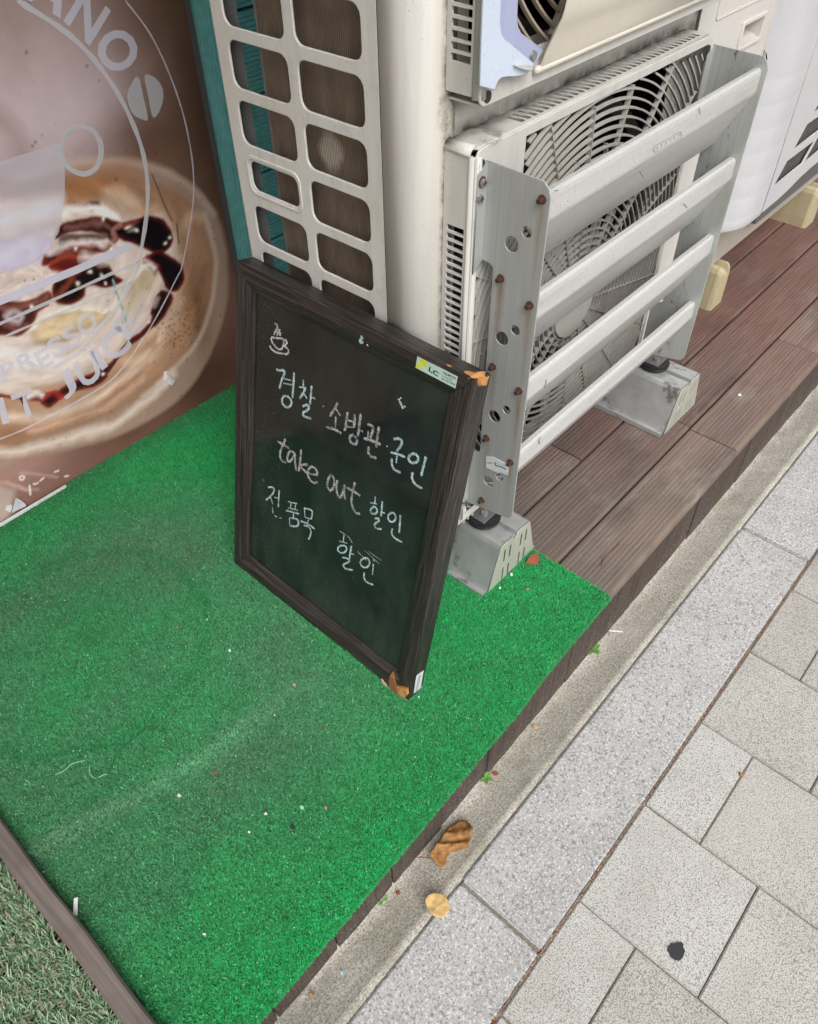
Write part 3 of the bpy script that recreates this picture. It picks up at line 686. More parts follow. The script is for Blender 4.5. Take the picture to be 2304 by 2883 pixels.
    # chocolate
    ch = [([(0.5899, 0.5237), (0.651, 0.5131), (0.6882, 0.4965), (0.7029, 0.4741), (0.6799, 0.4494), (0.6616, 0.4714), (0.6419, 0.487), (0.6053, 0.5014), (0.5674, 0.4993), (0.5676, 0.5086)], (98, 44, 34), (46, 24, 24)),
          ([(0.5857, 0.5034), (0.6414, 0.4856), (0.669, 0.4719), (0.6559, 0.4653), (0.6108, 0.4787), (0.5695, 0.4873)], (112, 88, 78), (92, 74, 68)),
          ([(0.5529, 0.4875), (0.5906, 0.4801), (0.6547, 0.4618), (0.6713, 0.446), (0.6414, 0.4443), (0.6015, 0.4529), (0.5589, 0.4592), (0.5273, 0.464), (0.5288, 0.4763)], (128, 48, 34), (64, 26, 24)),
          ([(0.6884, 0.486), (0.7348, 0.4797), (0.7642, 0.4758), (0.7916, 0.4551), (0.8043, 0.4191), (0.7907, 0.3957), (0.7626, 0.3906), (0.7362, 0.4094), (0.7066, 0.439), (0.6838, 0.4613), (0.6778, 0.4785)], (92, 26, 28), (16, 13, 16)),
          ([(0.724, 0.3954), (0.7613, 0.4001), (0.7842, 0.3801), (0.8059, 0.3528), (0.8072, 0.3418), (0.8026, 0.3169), (0.7785, 0.3001), (0.7577, 0.3171), (0.7543, 0.3414), (0.7465, 0.3707), (0.7282, 0.3963)], (96, 30, 32), (20, 14, 17)),
          ([(0.7455, 0.3186), (0.7707, 0.2957), (0.7591, 0.2772), (0.7213, 0.2507), (0.6938, 0.2437), (0.6619, 0.2351), (0.6315, 0.2301), (0.6026, 0.2164), (0.5727, 0.1992), (0.5497, 0.2014), (0.538, 0.2183), (0.5844, 0.2219), (0.6222, 0.239), (0.6458, 0.2493), (0.6803, 0.2544), (0.706, 0.2701), (0.7094, 0.2883)], (104, 36, 34), (34, 18, 20)),
          ([(0.5452, 0.4409), (0.5802, 0.4329), (0.606, 0.4458), (0.6484, 0.4218), (0.6586, 0.3966), (0.6717, 0.3785), (0.6541, 0.3717), (0.6256, 0.3769), (0.5947, 0.3939), (0.5819, 0.3784), (0.5547, 0.3729), (0.5279, 0.3862), (0.5251, 0.4107)], (106, 38, 26), (22, 16, 18)),
          ([(0.4001, 0.455), (0.4618, 0.4231), (0.4922, 0.4169), (0.5225, 0.417), (0.5193, 0.3908), (0.4915, 0.3897), (0.4762, 0.3723), (0.453, 0.3605), (0.4288, 0.3664), (0.3762, 0.4001)], (120, 58, 46), (66, 30, 28)),
          ([(0.5367, 0.4626), (0.5848, 0.4643), (0.6227, 0.4323), (0.5904, 0.432), (0.5492, 0.4425)], (150, 60, 42), (92, 30, 26)),
          ([(0.496, 0.2232), (0.5474, 0.2172), (0.5755, 0.1955), (0.537, 0.1875), (0.4872, 0.1993), (0.4592, 0.1947), (0.4329, 0.1937), (0.4226, 0.2184), (0.4452, 0.2256), (0.4688, 0.2202)], (124, 40, 36), (36, 20, 22)),
          ([(0.33, 0.294), (0.3922, 0.2522), (0.4484, 0.2245), (0.4234, 0.2159), (0.3779, 0.2507), (0.3254, 0.2834)], (136, 70, 52), (96, 40, 32)),
          ([(0.7227, 0.3914), (0.7576, 0.3735), (0.7454, 0.3601), (0.7268, 0.3789)], (110, 30, 30), (70, 24, 26))]
    for P, c, c2 in ch: poly(P, c, .0026, 1, .55, c2, .010)
    poly([(0.6347, 0.5354), (0.6505, 0.5413), (0.6694, 0.5357), (0.6697, 0.5263), (0.6545, 0.5231), (0.6373, 0.5283)], (70, 26, 22), .004, 1, .2, (40, 16, 16), .01)
    # syrup sheen and edges
    for P, c, w, a in (([(0.5927, 0.5133), (0.6281, 0.5075), (0.6599, 0.4981), (0.6765, 0.4832)], (132, 92, 84), .006, .8), ([(0.6892, 0.4775), (0.7046, 0.4794), (0.7261, 0.4762)], (150, 70, 66), .006, .8), ([(0.6658, 0.4515), (0.6828, 0.4584), (0.6845, 0.4744), (0.6982, 0.4824)], (176, 128, 118), .006, .8),
                       ([(0.5603, 0.4717), (0.5962, 0.4672), (0.6318, 0.4581)], (150, 74, 56), .007, .8), ([(0.5448, 0.431), (0.5781, 0.427), (0.6086, 0.433), (0.6334, 0.4211)], (140, 60, 40), .008, .75), ([(0.5286, 0.3971), (0.5501, 0.4082), (0.5718, 0.4194)], (150, 72, 48), .009, .7),
                       ([(0.4305, 0.4247), (0.458, 0.4137), (0.4887, 0.4082), (0.5122, 0.4079)], (150, 92, 80), .008, .75), ([(0.4228, 0.3911), (0.4394, 0.376), (0.4583, 0.3738)], (140, 84, 74), .007, .7), ([(0.4305, 0.4096), (0.4442, 0.4117), (0.4555, 0.3996), (0.448, 0.3893), (0.4344, 0.3958), (0.4305, 0.4096)], (190, 170, 172), .010, .8),
                       ([(0.7317, 0.3949), (0.7385, 0.3777), (0.7426, 0.3576)], (130, 40, 42), .007, .8), ([(0.7294, 0.3065), (0.7217, 0.2944), (0.7368, 0.3031)], (200, 176, 166), .007, .85), ([(0.4325, 0.2208), (0.4602, 0.217), (0.4716, 0.1979)], (168, 44, 44), .012, .7), ([(0.41, 0.2359), (0.4234, 0.2341), (0.4309, 0.2258)], (236, 226, 222), .008, .9),
                       ([(0.5925, 0.5396), (0.631, 0.5345), (0.668, 0.5215), (0.6964, 0.4993)], (240, 228, 224), .012, .8), ([(0.6828, 0.3647), (0.7197, 0.3818), (0.7437, 0.3682)], (238, 228, 220), .009, .85), ([(0.4701, 0.361), (0.4967, 0.3767), (0.5549, 0.3638), (0.6115, 0.3357)], (236, 224, 212), .010, .8), ([(0.7096, 0.211), (0.7343, 0.2362), (0.7625, 0.2432)], (226, 200, 176), .006, .8)):
        line(P, c, w, .005, a, 1.0)
    # cream over chocolate
    line([(0.5445, 0.4828), (0.5919, 0.4835), (0.6363, 0.4712), (0.6603, 0.457)], (214, 198, 192), .012, .005, .9)
    line([(0.3939, 0.3528), (0.4508, 0.3123), (0.4864, 0.286)], (226, 214, 208), .030, .012, .8)
    line([(0.4064, 0.287), (0.4676, 0.2649), (0.5183, 0.2533)], (222, 206, 196), .030, .012, .7)
    line([(0.6097, 0.2967), (0.6548, 0.3022), (0.6863, 0.3259)], (206, 190, 170), .022, .010, .7)
    line([(0.6143, 0.4492), (0.6439, 0.4305), (0.6688, 0.4273)], (210, 196, 190), .018, .008, .85)
    # folds of cream and syrup turning round the cup
    ccx, ccz = (0.522, 0.4506)
    rr_ = np.hypot(X - ccx, (Z - ccz) * 1.25); tt_ = np.arctan2(Z - ccz, X - ccx)
    fo = fbm(rr_ * 1.0 + wx2, tt_ * .075 + wz2, 46, 71); fo2 = fbm(rr_ * .9 + wx, tt_ * .05 + wz, 110, 75)
    P = catmull([(0.4612, 0.6086), (0.5506, 0.6036), (0.6114, 0.5982), (0.6885, 0.5809), (0.767, 0.5468), (0.8273, 0.5031), (0.8675, 0.4556), (0.8872, 0.3987), (0.8899, 0.3377), (0.885, 0.3173), (0.8559, 0.237), (0.7962, 0.1672), (0.7006, 0.1197), (0.5876, 0.1075), (0.481, 0.1186), (0.3859, 0.1483), (0.2807, 0.1958)], 3, True)
    m = np.clip(sdist(P, X, Z) / .02, 0, 1)
    col = col * (1 + m * (.60 * (fo - .5) + .30 * (fo2 - .5)))[:, None]
    bright = 0 * m * np.clip((fo - .66) * 5, 0, .5); col = col * (1 - bright[:, None]) + SH((226, 212, 204)) * bright[:, None] * np.clip(col.mean(1, keepdims=True) * 4, .12, 1) + col * bright[:, None] * (1 - np.clip(col.mean(1, keepdims=True) * 4, .12, 1))
    # small printed glints
    r2_ = np.random.default_rng(5)
    gl = [(0.608, 0.4161), (0.6292, 0.4037), (0.6331, 0.3879), (0.5762, 0.4072), (0.4814, 0.4064), (0.7117, 0.4725), (0.7178, 0.4619), (0.7801, 0.4088), (0.7944, 0.4158), (0.6697, 0.5057), (0.6049, 0.4719), (0.5155, 0.3943), (0.702, 0.264), (0.5593, 0.2065), (0.6769, 0.4404)]
    for g in gl: gauss((240, 228, 214), g[0], g[1], .0038, .0038, .9)
    # dirt: fly specks and rubbed marks
    for k in range(110):
        sx = r2_.uniform(.25, .93); sz = r2_.uniform(.05, 1.15); s_ = r2_.choice([.0012, .0015, .0022]); m = .8 * np.exp(-(((X - sx) ** 2 + (Z - sz) ** 2) / s_ ** 2)); col = col * (1 - m[:, None]) + SH((38, 24, 20)) * m[:, None]
    cx_, cz_ = (0.7621, 0.2101)
    for k in range(90):
        sx = r2_.normal(cx_, .03); sz = r2_.normal(cz_, .03); m = .75 * np.exp(-(((X - sx) ** 2 + (Z - sz) ** 2) / .0018 ** 2)); col = col * (1 - m[:, None]) + SH((50, 30, 24)) * m[:, None]
    line([(0.7908, 0.5445), (0.7968, 0.5132), (0.8033, 0.4747), (0.8094, 0.4469)], (60, 34, 24), .0026, .0015, .9, 0)
    line([(0.8187, 0.4366), (0.8133, 0.3977)], (90, 50, 34), .0036, .0015, .9, 0)
    for P in ([[(0.6499, 0.3843), (0.6497, 0.3699), (0.6478, 0.3562)], [(0.6496, 0.358), (0.6503, 0.3309), (0.6513, 0.3038), (0.6489, 0.2777)]]): line(P, (112, 164, 156), .0042, .0015, .95, 0)
    # scuffed, peeled lower left corner
    poly([(0.2507, 0.1193), (0.2983, 0.0708), (0.3066, 0.0595), (0.2988, 0.0439), (0.2794, 0.0151), (0.2608, 0.0002), (0.1947, -0.0092)], (178, 160, 152), .008, .8, .6)
    for P in ([[(0.2921, 0.0944), (0.31, 0.0728), (0.3316, 0.0373)], [(0.3029, 0.0883), (0.3199, 0.0532), (0.3481, 0.0287)], [(0.3304, 0.0893), (0.3618, 0.0636), (0.393, 0.0323)]]): line(P, (196, 160, 148), .004, .004, .6, .5)
    for P in ([[(0.3266, 0.08), (0.3311, 0.081), (0.3351, 0.0756), (0.3313, 0.0713), (0.3268, 0.0737), (0.3266, 0.08)], [(0.3459, 0.0484), (0.3489, 0.0453), (0.3539, 0.0453)], [(0.3603, 0.0469), (0.3688, 0.0488)], [(0.3944, 0.0476), (0.4024, 0.0455)], [(0.4098, 0.0239), (0.416, 0.0205)], [(0.3366, 0.0498), (0.3344, 0.0407), (0.3302, 0.0284)]]): line(P, (226, 216, 212), .0034, .0015, .9, 0)
    n1 = (fbm(X, Z, 40, 23) - .5) * .10; col = col * (1 + n1[:, None])
    col = np.clip(col * PRINT_GAIN, 0, 1)
    v = np.stack([X, np.full(len(X), 1.3655), Z], 1)
    i, j = np.meshgrid(np.arange(nx - 1), np.arange(nz - 1)); a = (j * nx + i).ravel(); q = np.stack([a, a + 1, a + nx + 1, a + nx], 1)
    return fast_mesh('print_sheet', v, q, np.concatenate([col, np.ones((len(X), 1))], 1), 'print', poster)
PRINT_GAIN = 1.42
paint_poster()
box('poster_board', -.46, .9355, 1.367, 1.40, .0, 1.33, 'darkedge', poster)
box('edge_trim', .937, .951, 1.3685, 1.42, .0, 1.33, 'greymetal', poster)
box('edge_strip', -.45, .40, 1.352, 1.3555, .006, .0125, 'alum_edge', poster)
PY = 1.3648
def PW(a, b): return (a, PY, b)
def pline(name, P, w, mat):
    me = strokes_me(name, [P], w, 0, .0003); me.transform(frame_xz(PY + .0002)); return link(name, me, mat, poster)
pline('printed_ring', [(0.6375, 0.8577), (0.707, 0.7961), (0.7516, 0.7258), (0.7767, 0.6465), (0.7821, 0.5714), (0.7634, 0.492), (0.713, 0.3981), (0.6597, 0.3416), (0.5932, 0.3048), (0.5342, 0.2765), (0.4698, 0.2708)], .0085, 'inkline')
pline('printed_ring', [(0.8208, 0.8256), (0.8537, 0.7704), (0.8757, 0.6998), (0.8873, 0.6197), (0.8841, 0.5337), (0.8637, 0.4569), (0.8107, 0.3546), (0.7862, 0.3278), (0.6959, 0.2508), (0.5932, 0.1879), (0.5017, 0.1761), (0.3968, 0.1758), (0.3291, 0.1829), (0.2833, 0.1941)], .0030, 'inkline')
def ptext(ch, frm_bl, frm_br, frm_tl, mat='ink'): fit_text('printed_letter', ch, frm_bl, frm_br, frm_tl, PW, mat, poster, .028)
for ch, a, b, c in (('A', *[(0.6476, 0.8603), (0.6984, 0.8227), (0.6959, 0.8971)]), ('N', *[(0.7017, 0.8182), (0.7352, 0.7759), (0.7562, 0.8584)]), ('O', *[(0.7325, 0.7728), (0.7656, 0.7179), (0.8029, 0.7989)]),
                    ('P', *[(0.3758, 0.288), (0.407, 0.2885), (0.3788, 0.3263)]), ('R', *[(0.4138, 0.2886), (0.4497, 0.2901), (0.4159, 0.3268)]), ('E', *[(0.452, 0.2754), (0.4797, 0.2779), (0.4494, 0.3175)]), ('S', *[(0.4858, 0.2843), (0.5182, 0.2886), (0.4778, 0.3263)]), ('S', *[(0.5198, 0.2878), (0.5524, 0.2962), (0.5109, 0.3319)]), ('O', *[(0.5524, 0.2962), (0.5932, 0.3048), (0.5464, 0.3405)]),
                    ('I', *[(0.3435, 0.2091), (0.3561, 0.2062), (0.3535, 0.265)]), ('T', *[(0.3752, 0.2018), (0.4155, 0.1958), (0.3791, 0.2579)]), ('J', *[(0.4727, 0.1909), (0.5061, 0.1989), (0.4692, 0.2502)]), ('U', *[(0.5156, 0.1934), (0.5648, 0.1993), (0.5132, 0.26)]), ('I', *[(0.5663, 0.2131), (0.582, 0.217), (0.5538, 0.2702)]), ('C', *[(0.5883, 0.2157), (0.6478, 0.2299), (0.5732, 0.2799)]), ('E', *[(0.6412, 0.2476), (0.6798, 0.2659), (0.6164, 0.2993)])):
    ptext(ch, a, b, c)
plate('printed_loop', frame_xz(PY + .0002), catmull([(0.6802, 0.6684), (0.7054, 0.6491), (0.7085, 0.6172), (0.6877, 0.5886), (0.6557, 0.5846), (0.6306, 0.6064), (0.6265, 0.6399), (0.6467, 0.6627)], 4, True), [catmull([(0.6773, 0.6602), (0.6971, 0.6445), (0.6982, 0.6188), (0.6819, 0.5963), (0.6574, 0.594), (0.6374, 0.6114), (0.6342, 0.6376), (0.6511, 0.6574)], 4, True)], .0003, 'inkpale', poster)
plate('printed_cup', frame_xz(PY + .0003), [(0.4689, 0.6517), (0.5257, 0.652), (0.6291, 0.6493), (0.6299, 0.6236), (0.6267, 0.609), (0.6088, 0.561), (0.5784, 0.5108), (0.5495, 0.4872), (0.5125, 0.4766), (0.4714, 0.4776), (0.3975, 0.4901)], [], .0003, 'inkcup', poster)
for P in ([[(0.3885, 0.4425), (0.4386, 0.4442), (0.5829, 0.4402), (0.7072, 0.4407), (0.7063, 0.4262), (0.5775, 0.4255), (0.4322, 0.4289), (0.3826, 0.4288)]]): plate('printed_bar', frame_xz(PY + .0002), P, [], .0003, 'ink', poster)
pline('printed_stripe', [(0.3876, 0.3979), (0.5013, 0.3973), (0.7169, 0.3981)], .0062, 'inkline'); pline('printed_stripe', [(0.4147, 0.3717), (0.5422, 0.3679), (0.6923, 0.3636)], .0048, 'inkline')
for P in ([[(0.8112, 0.7114), (0.7953, 0.705), (0.7829, 0.6919), (0.7791, 0.6737), (0.7832, 0.656), (0.7974, 0.6443), (0.81, 0.6409), (0.8116, 0.6766)], [(0.8242, 0.7103), (0.8437, 0.7023), (0.8542, 0.6827), (0.8506, 0.664), (0.8362, 0.6464), (0.821, 0.6409), (0.8219, 0.674)]]): plate('printed_bean', frame_xz(PY + .0002), catmull(P, 3, True), [], .0003, 'inkpale', poster)
plate('torn_scrap', frame_xz(1.3600), [(0.3012, 0.0448), (0.3082, 0.0314), (0.3118, 0.0177), (0.3106, 0.013), (0.28, 0.0165)], [], .0012, 'wsticker', poster)
plate('torn_scrap', frame_xz(1.3610), [(0.2796, 0.0387), (0.2893, 0.034), (0.2839, 0.0227), (0.2769, 0.019), (0.2725, 0.0315)], [], .001, 'chip', poster)
def chunk(name, pts2, mtx, h, mat, parent=None, jit=.3):
    bm = bmesh.new(); c = Vector((sum(p[0] for p in pts2) / len(pts2), sum(p[1] for p in pts2) / len(pts2)))
    lo = [bm.verts.new((p[0], p[1], 0)) for p in pts2]; hi = [bm.verts.new((c.x + (p[0] - c.x) * .8, c.y + (p[1] - c.y) * .8, h * (1 + random.uniform(-jit, jit)))) for p in pts2]
    top = bm.verts.new((c.x, c.y, h * 1.1)); n = len(pts2)
    for k in range(n):
        bm.faces.new((lo[k], lo[(k + 1) % n], hi[(k + 1) % n], hi[k])); bm.faces.new((hi[k], hi[(k + 1) % n], top))
    bm.faces.new(lo[::-1]); bm.transform(mtx); return bm_obj(name, bm, mat, parent)
o = chunk('paint_flake', [(0.7005, 0.1378), (0.7084, 0.1343), (0.7129, 0.1151), (0.7197, 0.1036), (0.7091, 0.0938), (0.7005, 0.1005), (0.6937, 0.119)], frame_xz(1.3655), .007, 'chip'); setp(o, 'white paint flake stuck on the brown lower rim of the cafe poster', 'flake')

# ================================================================== AIR CONDITIONER (left, two fans)
XL, YS, YR, YF, XR = .67, .638, .924, .571, 1.594
ac = thing('air_conditioner', (1.13, .75, 0), 'ivory two-fan outdoor air conditioner with grid openings in its left side, behind the chalkboard', 'air conditioner')
ZB, ZT = .165, 1.38
arc = [(XL, YS), (XL, YF + .036)] + [(XL + .036 - .036 * math.cos(math.radians(a)), YF + .036 - .036 * math.sin(math.radians(a))) for a in range(10, 91, 10)] + [(.716, YF)]
sheet('corner_panel', arc, 2, ZB, ZT, -.0015, 'corner', ac, True)
plate('front_panel', frame_xz(YF), [(.7162, ZB), (1.2955, ZB), (1.2955, ZT), (.7162, ZT)], [rrect(.722, 1.245, .255, .795, .02), rrect(.735, 1.245, .895, 1.34, .02)], .0012, 'acfront', ac)
# side grille
holes = []
for k in range(-7, 9):
    zb = .821 + .0705 * k; z0, z1 = zb, zb + .0555
    if z1 > ZT - .02 or z0 < ZB + .02: continue
    holes.append(rrect(.665, .7725, z0, z1, .013))
    if k == -2: holes.append(rrect(.7975, .8935, .6885, .7295, .011))
    else: holes.append(rrect(.7905, .9, z0, z1, .013))
plate('side_grille', frame_yz(XL + .0018), [(YS + .0034, ZB), (YR, ZB), (YR, ZT), (YS + .0034, ZT)], holes, .0036, 'side', ac, .0012, True)
plate('handle_rim', frame_yz(XL - .0004), rrect(.7905, .9015, .6815, .7375, .014), [rrect(.7945, .8965, .6855, .7325, .012)], .0018, 'side', ac, .0008, True)
box('seam_gap', XL + .0012, XL + .0032, YS - .002, YS + .0045, ZB, ZT, 'black', ac)
box('coil', .694, .716, .600, .866, ZB + .01, ZT - .01, 'coil', ac)
box('coil_plate', .692, .7165, .8661, .8672, ZB + .01, ZT - .01, 'inner', ac)
bm = bmesh.new(); add_box(bm, .6835, .6855, .8915, .9205, ZB, ZT - .01); add_box(bm, .676, .6835, .9185, .9205, ZB, ZT - .01); bm_obj('corner_post', bm, 'greymetal', ac)
# dark fan compartment
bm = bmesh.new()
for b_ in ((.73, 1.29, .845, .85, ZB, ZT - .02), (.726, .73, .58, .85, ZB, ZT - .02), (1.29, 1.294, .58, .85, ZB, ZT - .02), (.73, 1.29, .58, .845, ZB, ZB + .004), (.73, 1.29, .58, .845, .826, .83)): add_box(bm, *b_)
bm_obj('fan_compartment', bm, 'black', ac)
box('top_cover', XL - .004, XR + .004, YF - .004, YR + .004, ZT, ZT + .012, 'ac', ac, .003)
box('base_pan', XL + .002, XR - .002, YF + .004, YR, ZB - .02, ZB + .001, 'base', ac)
box('right_side', XR - .0015, XR, YF + .002, YR, ZB, ZT, 'ac', ac)
def fan(cz):
    t = link('fan', bpy.data.meshes.new('fan'), None, ac); bm = bmesh.new()
    bmesh.ops.create_cone(bm, cap_ends=True, segments=20, radius1=.06, radius2=.05, depth=.06, matrix=Matrix.Translation((.972, .645, cz)) @ Matrix.Rotation(PI / 2, 4, 'X'))
    bm.to_mesh(t.data); bm.free(); t.data.materials.append(MAT['fan'])
    for k in range(3):
        a0 = k * 2 * PI / 3 + .5; vs, fs = [], []
        for i in range(9):
            for j in range(9):
                r = .05 + .20 * i / 8; a = a0 + (-.15 + 1.35 * j / 8) + .35 * i / 8; vs.append((.972 + r * math.cos(a), .685 - .075 * j / 8, cz + r * math.sin(a)))
        for i in range(8):
            for j in range(8): fs.append((i * 9 + j, i * 9 + j + 1, i * 9 + j + 10, i * 9 + j + 9))
        mesh('fan_blade', vs, fs, 'fan', t, True)
    plate('shroud', frame_xz(.60), circ(.972, cz, .285, 48), [circ(.972, cz, .264, 48)], .05, 'fan', t)
fan(.51); fan(1.145)

def inpoly(x, z, poly):
    ins = False; n = len(poly)
    for k in range(n):
        (ax, az), (bx, bz) = poly[k], poly[(k + 1) % n]
        if (az > z) != (bz > z) and x < (bx - ax) * (z - az) / (bz - az) + ax: ins = not ins
    return ins
def fan_grille(x0, x1, z0, z1, cz, finmat, slots, topslots, label, pitch, win):
    YG, YB = .524, .5695
    cx = .972
    front = plate('fan_grille', frame_xz(YG + .0015), rrect(x0, x1, z0, z1, .012), [win], .003, 'grille', ac, .001)
    front['label'] = label
    # shell: left side with slots, top with slots, right, bottom
    hl = []
    for k, zz in enumerate(slots): hl.append([(.5375, zz), (.5632, zz), (.5632, zz + .0072), (.5375, zz + .0072)])
    plate('grille_side', frame_yz(x0 + .0012), [(YG + .006, z0 + .01), (YB, z0 + .01), (YB, z1 - .008), (YG + .006, z1 - .008)], hl, .0024, 'grille', front, 0, True)
    # rounded shoulders
    def shoulder(name, P, ax, a, b): sheet(name, P, ax, a, b, -.002, 'grille', front, True)
    r = .009
    shoulder('grille_edge', [(x0 + r - r * math.cos(math.radians(a)), YG + r - r * math.sin(math.radians(a))) for a in range(0, 91, 15)], 2, z0 + .008, z1 - .008)
    ht = []
    q = x0 + .10
    if topslots:
        while q < x1 - .022: ht.append([(q, YG + .012), (q + .0085, YG + .012), (q + .0085, YB - .006), (q, YB - .006)]); q += .0128
    plate('grille_top', frame_xy(z1 - .0012), [(x0 + .006, YG + .006), (x1 - .006, YG + .006), (x1 - .006, YB), (x0 + .006, YB)], ht, .0024, 'grille', front)
    if topslots: box('slot_floor', x0 + .09, x1 - .015, YG + .01, YB - .002, z1 - .012, z1 - .0105, 'fin', front)
    sheet('grille_edge', [(YG + r - r * math.sin(math.radians(a)), z1 - r + r * math.cos(math.radians(a))) for a in range(0, 91, 15)], 0, x0 + .008, x1 - .008, .002, 'grille', front, True)
    sheet('grille_edge', [(x0 + r - r * math.cos(math.radians(a)), z1 - r + r * math.sin(math.radians(a))) for a in range(0, 91, 15)], 1, YG + .008, YB, .002, 'grille', front, True)
    box('grille_side', x1 - .0024, x1, YG + .004, YB, z0 + .008, z1 - .004, 'grille', front)
    box('grille_bottom', x0 + .006, x1 - .006, YG + .004, YB, z0, z0 + .0024, 'grille', front)
    # rings: blades 16 mm deep following circles round the hub, cut off by the window
    k = 0
    ra = .058
    while ra < .48:
        N = 150; arcs = []; prev = None
        st0 = next((q_ for q_ in range(N) if not inpoly(cx + ra * math.cos(2 * PI * q_ / N), cz + ra * math.sin(2 * PI * q_ / N), win)), 0)
        for s_ in range(st0, st0 + N + 1):
            a = 2 * PI * s_ / N; ok = inpoly(cx + ra * math.cos(a), cz + ra * math.sin(a), win)
            if ok:
                if prev is None: arcs.append(([], []))
                vs, fs = arcs[-1]; b0 = len(vs)
                for (dr, yy) in ((-.0013, YG + .001), (.0013, YG + .001), (.0016, YG + .0062), (-.0004, YG + .0062)):
                    vs.append((cx + (ra + dr) * math.cos(a), yy, cz + (ra + dr) * math.sin(a)))
                if prev is not None:
                    for e in range(4): fs.append((prev + e, prev + (e + 1) % 4, b0 + (e + 1) % 4, b0 + e))
                prev = b0
            else: prev = None
        for vs, fs in arcs:
            if fs: mesh('ring_fin', vs, fs, finmat, front)
        ra += pitch; k += 1
    for k in range(36):
        rad = k < 20; a = 2 * PI * (k % 20) / 20 + .08; r1 = .056; pts = []
        tw = 0.0 if rad else 2.4
        while r1 < (.50 if rad else .24):
            aa = a + tw * (r1 - .056)
            if inpoly(cx + r1 * math.cos(aa), cz + r1 * math.sin(aa), win): pts.append((cx + r1 * math.cos(aa), cz + r1 * math.sin(aa)))
            r1 += .010
        if len(pts) > 2: sheet('spoke', pts, 1, YG + (.0002 if rad else .003), YG + (.0078 if rad else .010), .0016, finmat, front)
    bm = bmesh.new(); bmesh.ops.create_cone(bm, cap_ends=True, segments=28, radius1=.058, radius2=.054, depth=.014, matrix=Matrix.Translation((cx, YG + .005, cz)) @ Matrix.Rotation(PI / 2, 4, 'X')); bm_obj('hub_disc', bm, 'grille', front, False)
    # pale backing strips behind the corner fins
    return front
winL = [(.711, .240), (1.253, .240), (1.253, .812), (.794, .812), (.794, .705), (.711, .705)]
gl = fan_grille(.6986, 1.265, .226, .824, .51, 'fin', [.7225 - .01045 * k for k in range(42)], True, 'lower fan grille with concentric fins behind the louvres', .0116, winL)
winU = [(.75, .905), (1.245, .905), (1.245, 1.35), (.75, 1.35)]
gu = fan_grille(.6986, 1.265, .866, 1.37, 1.145, 'fin2', [.9060 + .01035 * k for k in range(36)], False, 'upper fan grille, yellowed, behind the curved cream shroud', .0150, winU)
for gr, z1 in ((gl, .824), (gu, 1.37)):      # flat dark patches painting the shade of the front corner recesses
    plate('recess_shade', frame_xz(.5235), rrect(.7035, .7135, z1 - .030, z1 - .012, .0045), [], .0015, 'fan', gr)
plate('recess_shade', frame_xz(.5235), rrect(.7065, .718, .8695, .8815, .0055), [], .0015, 'fan', gu)
plate('recess_shade', frame_xz(.5235), rrect(1.248, 1.258, .790, .811, .0045), [], .0015, 'fan', gl)
plate('slot', frame_xz(.5235), [(.752, .722), (.787, .722), (.787, .736), (.777, .736), (.752, .726)], [], .0015, 'inner', gl)
# dark moulded clip foot under the lower grille corner
plate('grille_foot', frame_xz(.533), catmull([(0.6909, 0.2822), (0.7196, 0.253), (0.7217, 0.2309), (0.7118, 0.2224), (0.6993, 0.2235), (0.6859, 0.2359), (0.6826, 0.2444), (0.6864, 0.2645)], 2, True), [circ(*(0.7059, 0.2399), .0062, 14)], .014, 'grille', gl, .001)
plate('recess_shade', frame_xz(.541), circ(*(0.7059, 0.2399), .0085, 14), [], .001, 'inner', gl)
for k in range(3): box('grille_rib', .716 + .012 * k, .718 + .012 * k, .526, .56, .2145, .2255, 'grille', gl)
box('grille_lip', .722, .80, .530, .566, .214, .2255, 'grille', gl)
# right service panel
pn = plate('service_panel', frame_xz(.5665), [(1.2985, ZB), (XR, ZB), (XR, ZT), (1.2985, ZT)], [[(1.4737, 0.7877), (1.5547, 0.7876), (1.5501, 0.7545), (1.4836, 0.7532)]], .003, 'panel', ac, .0008)
sheet('panel_corner', [(XR - .002, .5652), (XR + .004, .5665), (XR + .007, .571), (XR + .007, .62)], 2, ZB, ZT, -.0015, 'panel', ac, True)
hp = [(1.4737, 0.7877), (1.5547, 0.7876), (1.5501, 0.7545), (1.4836, 0.7532)]
hx0, hx1 = min(p[0] for p in hp), max(p[0] for p in hp); hz0, hz1 = min(p[1] for p in hp), max(p[1] for p in hp)
HO = rrect(1.4655, 1.5585, .7475, .7935, .003); HI = rrect(1.4735, 1.5505, .7545, .7865, .002)
bpy.data.objects.remove(pn)
pn = plate('service_panel', frame_xz(.5665), [(1.2985, ZB), (XR, ZB), (XR, ZT), (1.2985, ZT)], [HI], .003, 'panel', ac, .0008)
plate('handle', frame_xz(.5640), HO, [HI], .005, 'panel', pn, .0015)
bm = bmesh.new()
vs = [(1.4735, .566, .7545), (1.5505, .566, .7545), (1.5505, .566, .7865), (1.4735, .566, .7865), (1.482, .600, .772), (1.545, .600, .772), (1.545, .600, .786), (1.482, .600, .786)]
mesh('handle_pocket', vs, [(0, 1, 5, 4), (1, 2, 6, 5), (2, 3, 7, 6), (3, 0, 4, 7), (4, 5, 6, 7)], 'acfront', pn)
plate('panel_emboss', frame_xz(.5642), rrect(1.352, 1.575, .816, .862, .006), [rrect(1.3555, 1.5715, .8195, .8585, .005)], .0018, 'panel', pn, .0007)
box('panel_gap', 1.2962, 1.2978, .5690, .5715, ZB, ZT, 'greymetal', ac)
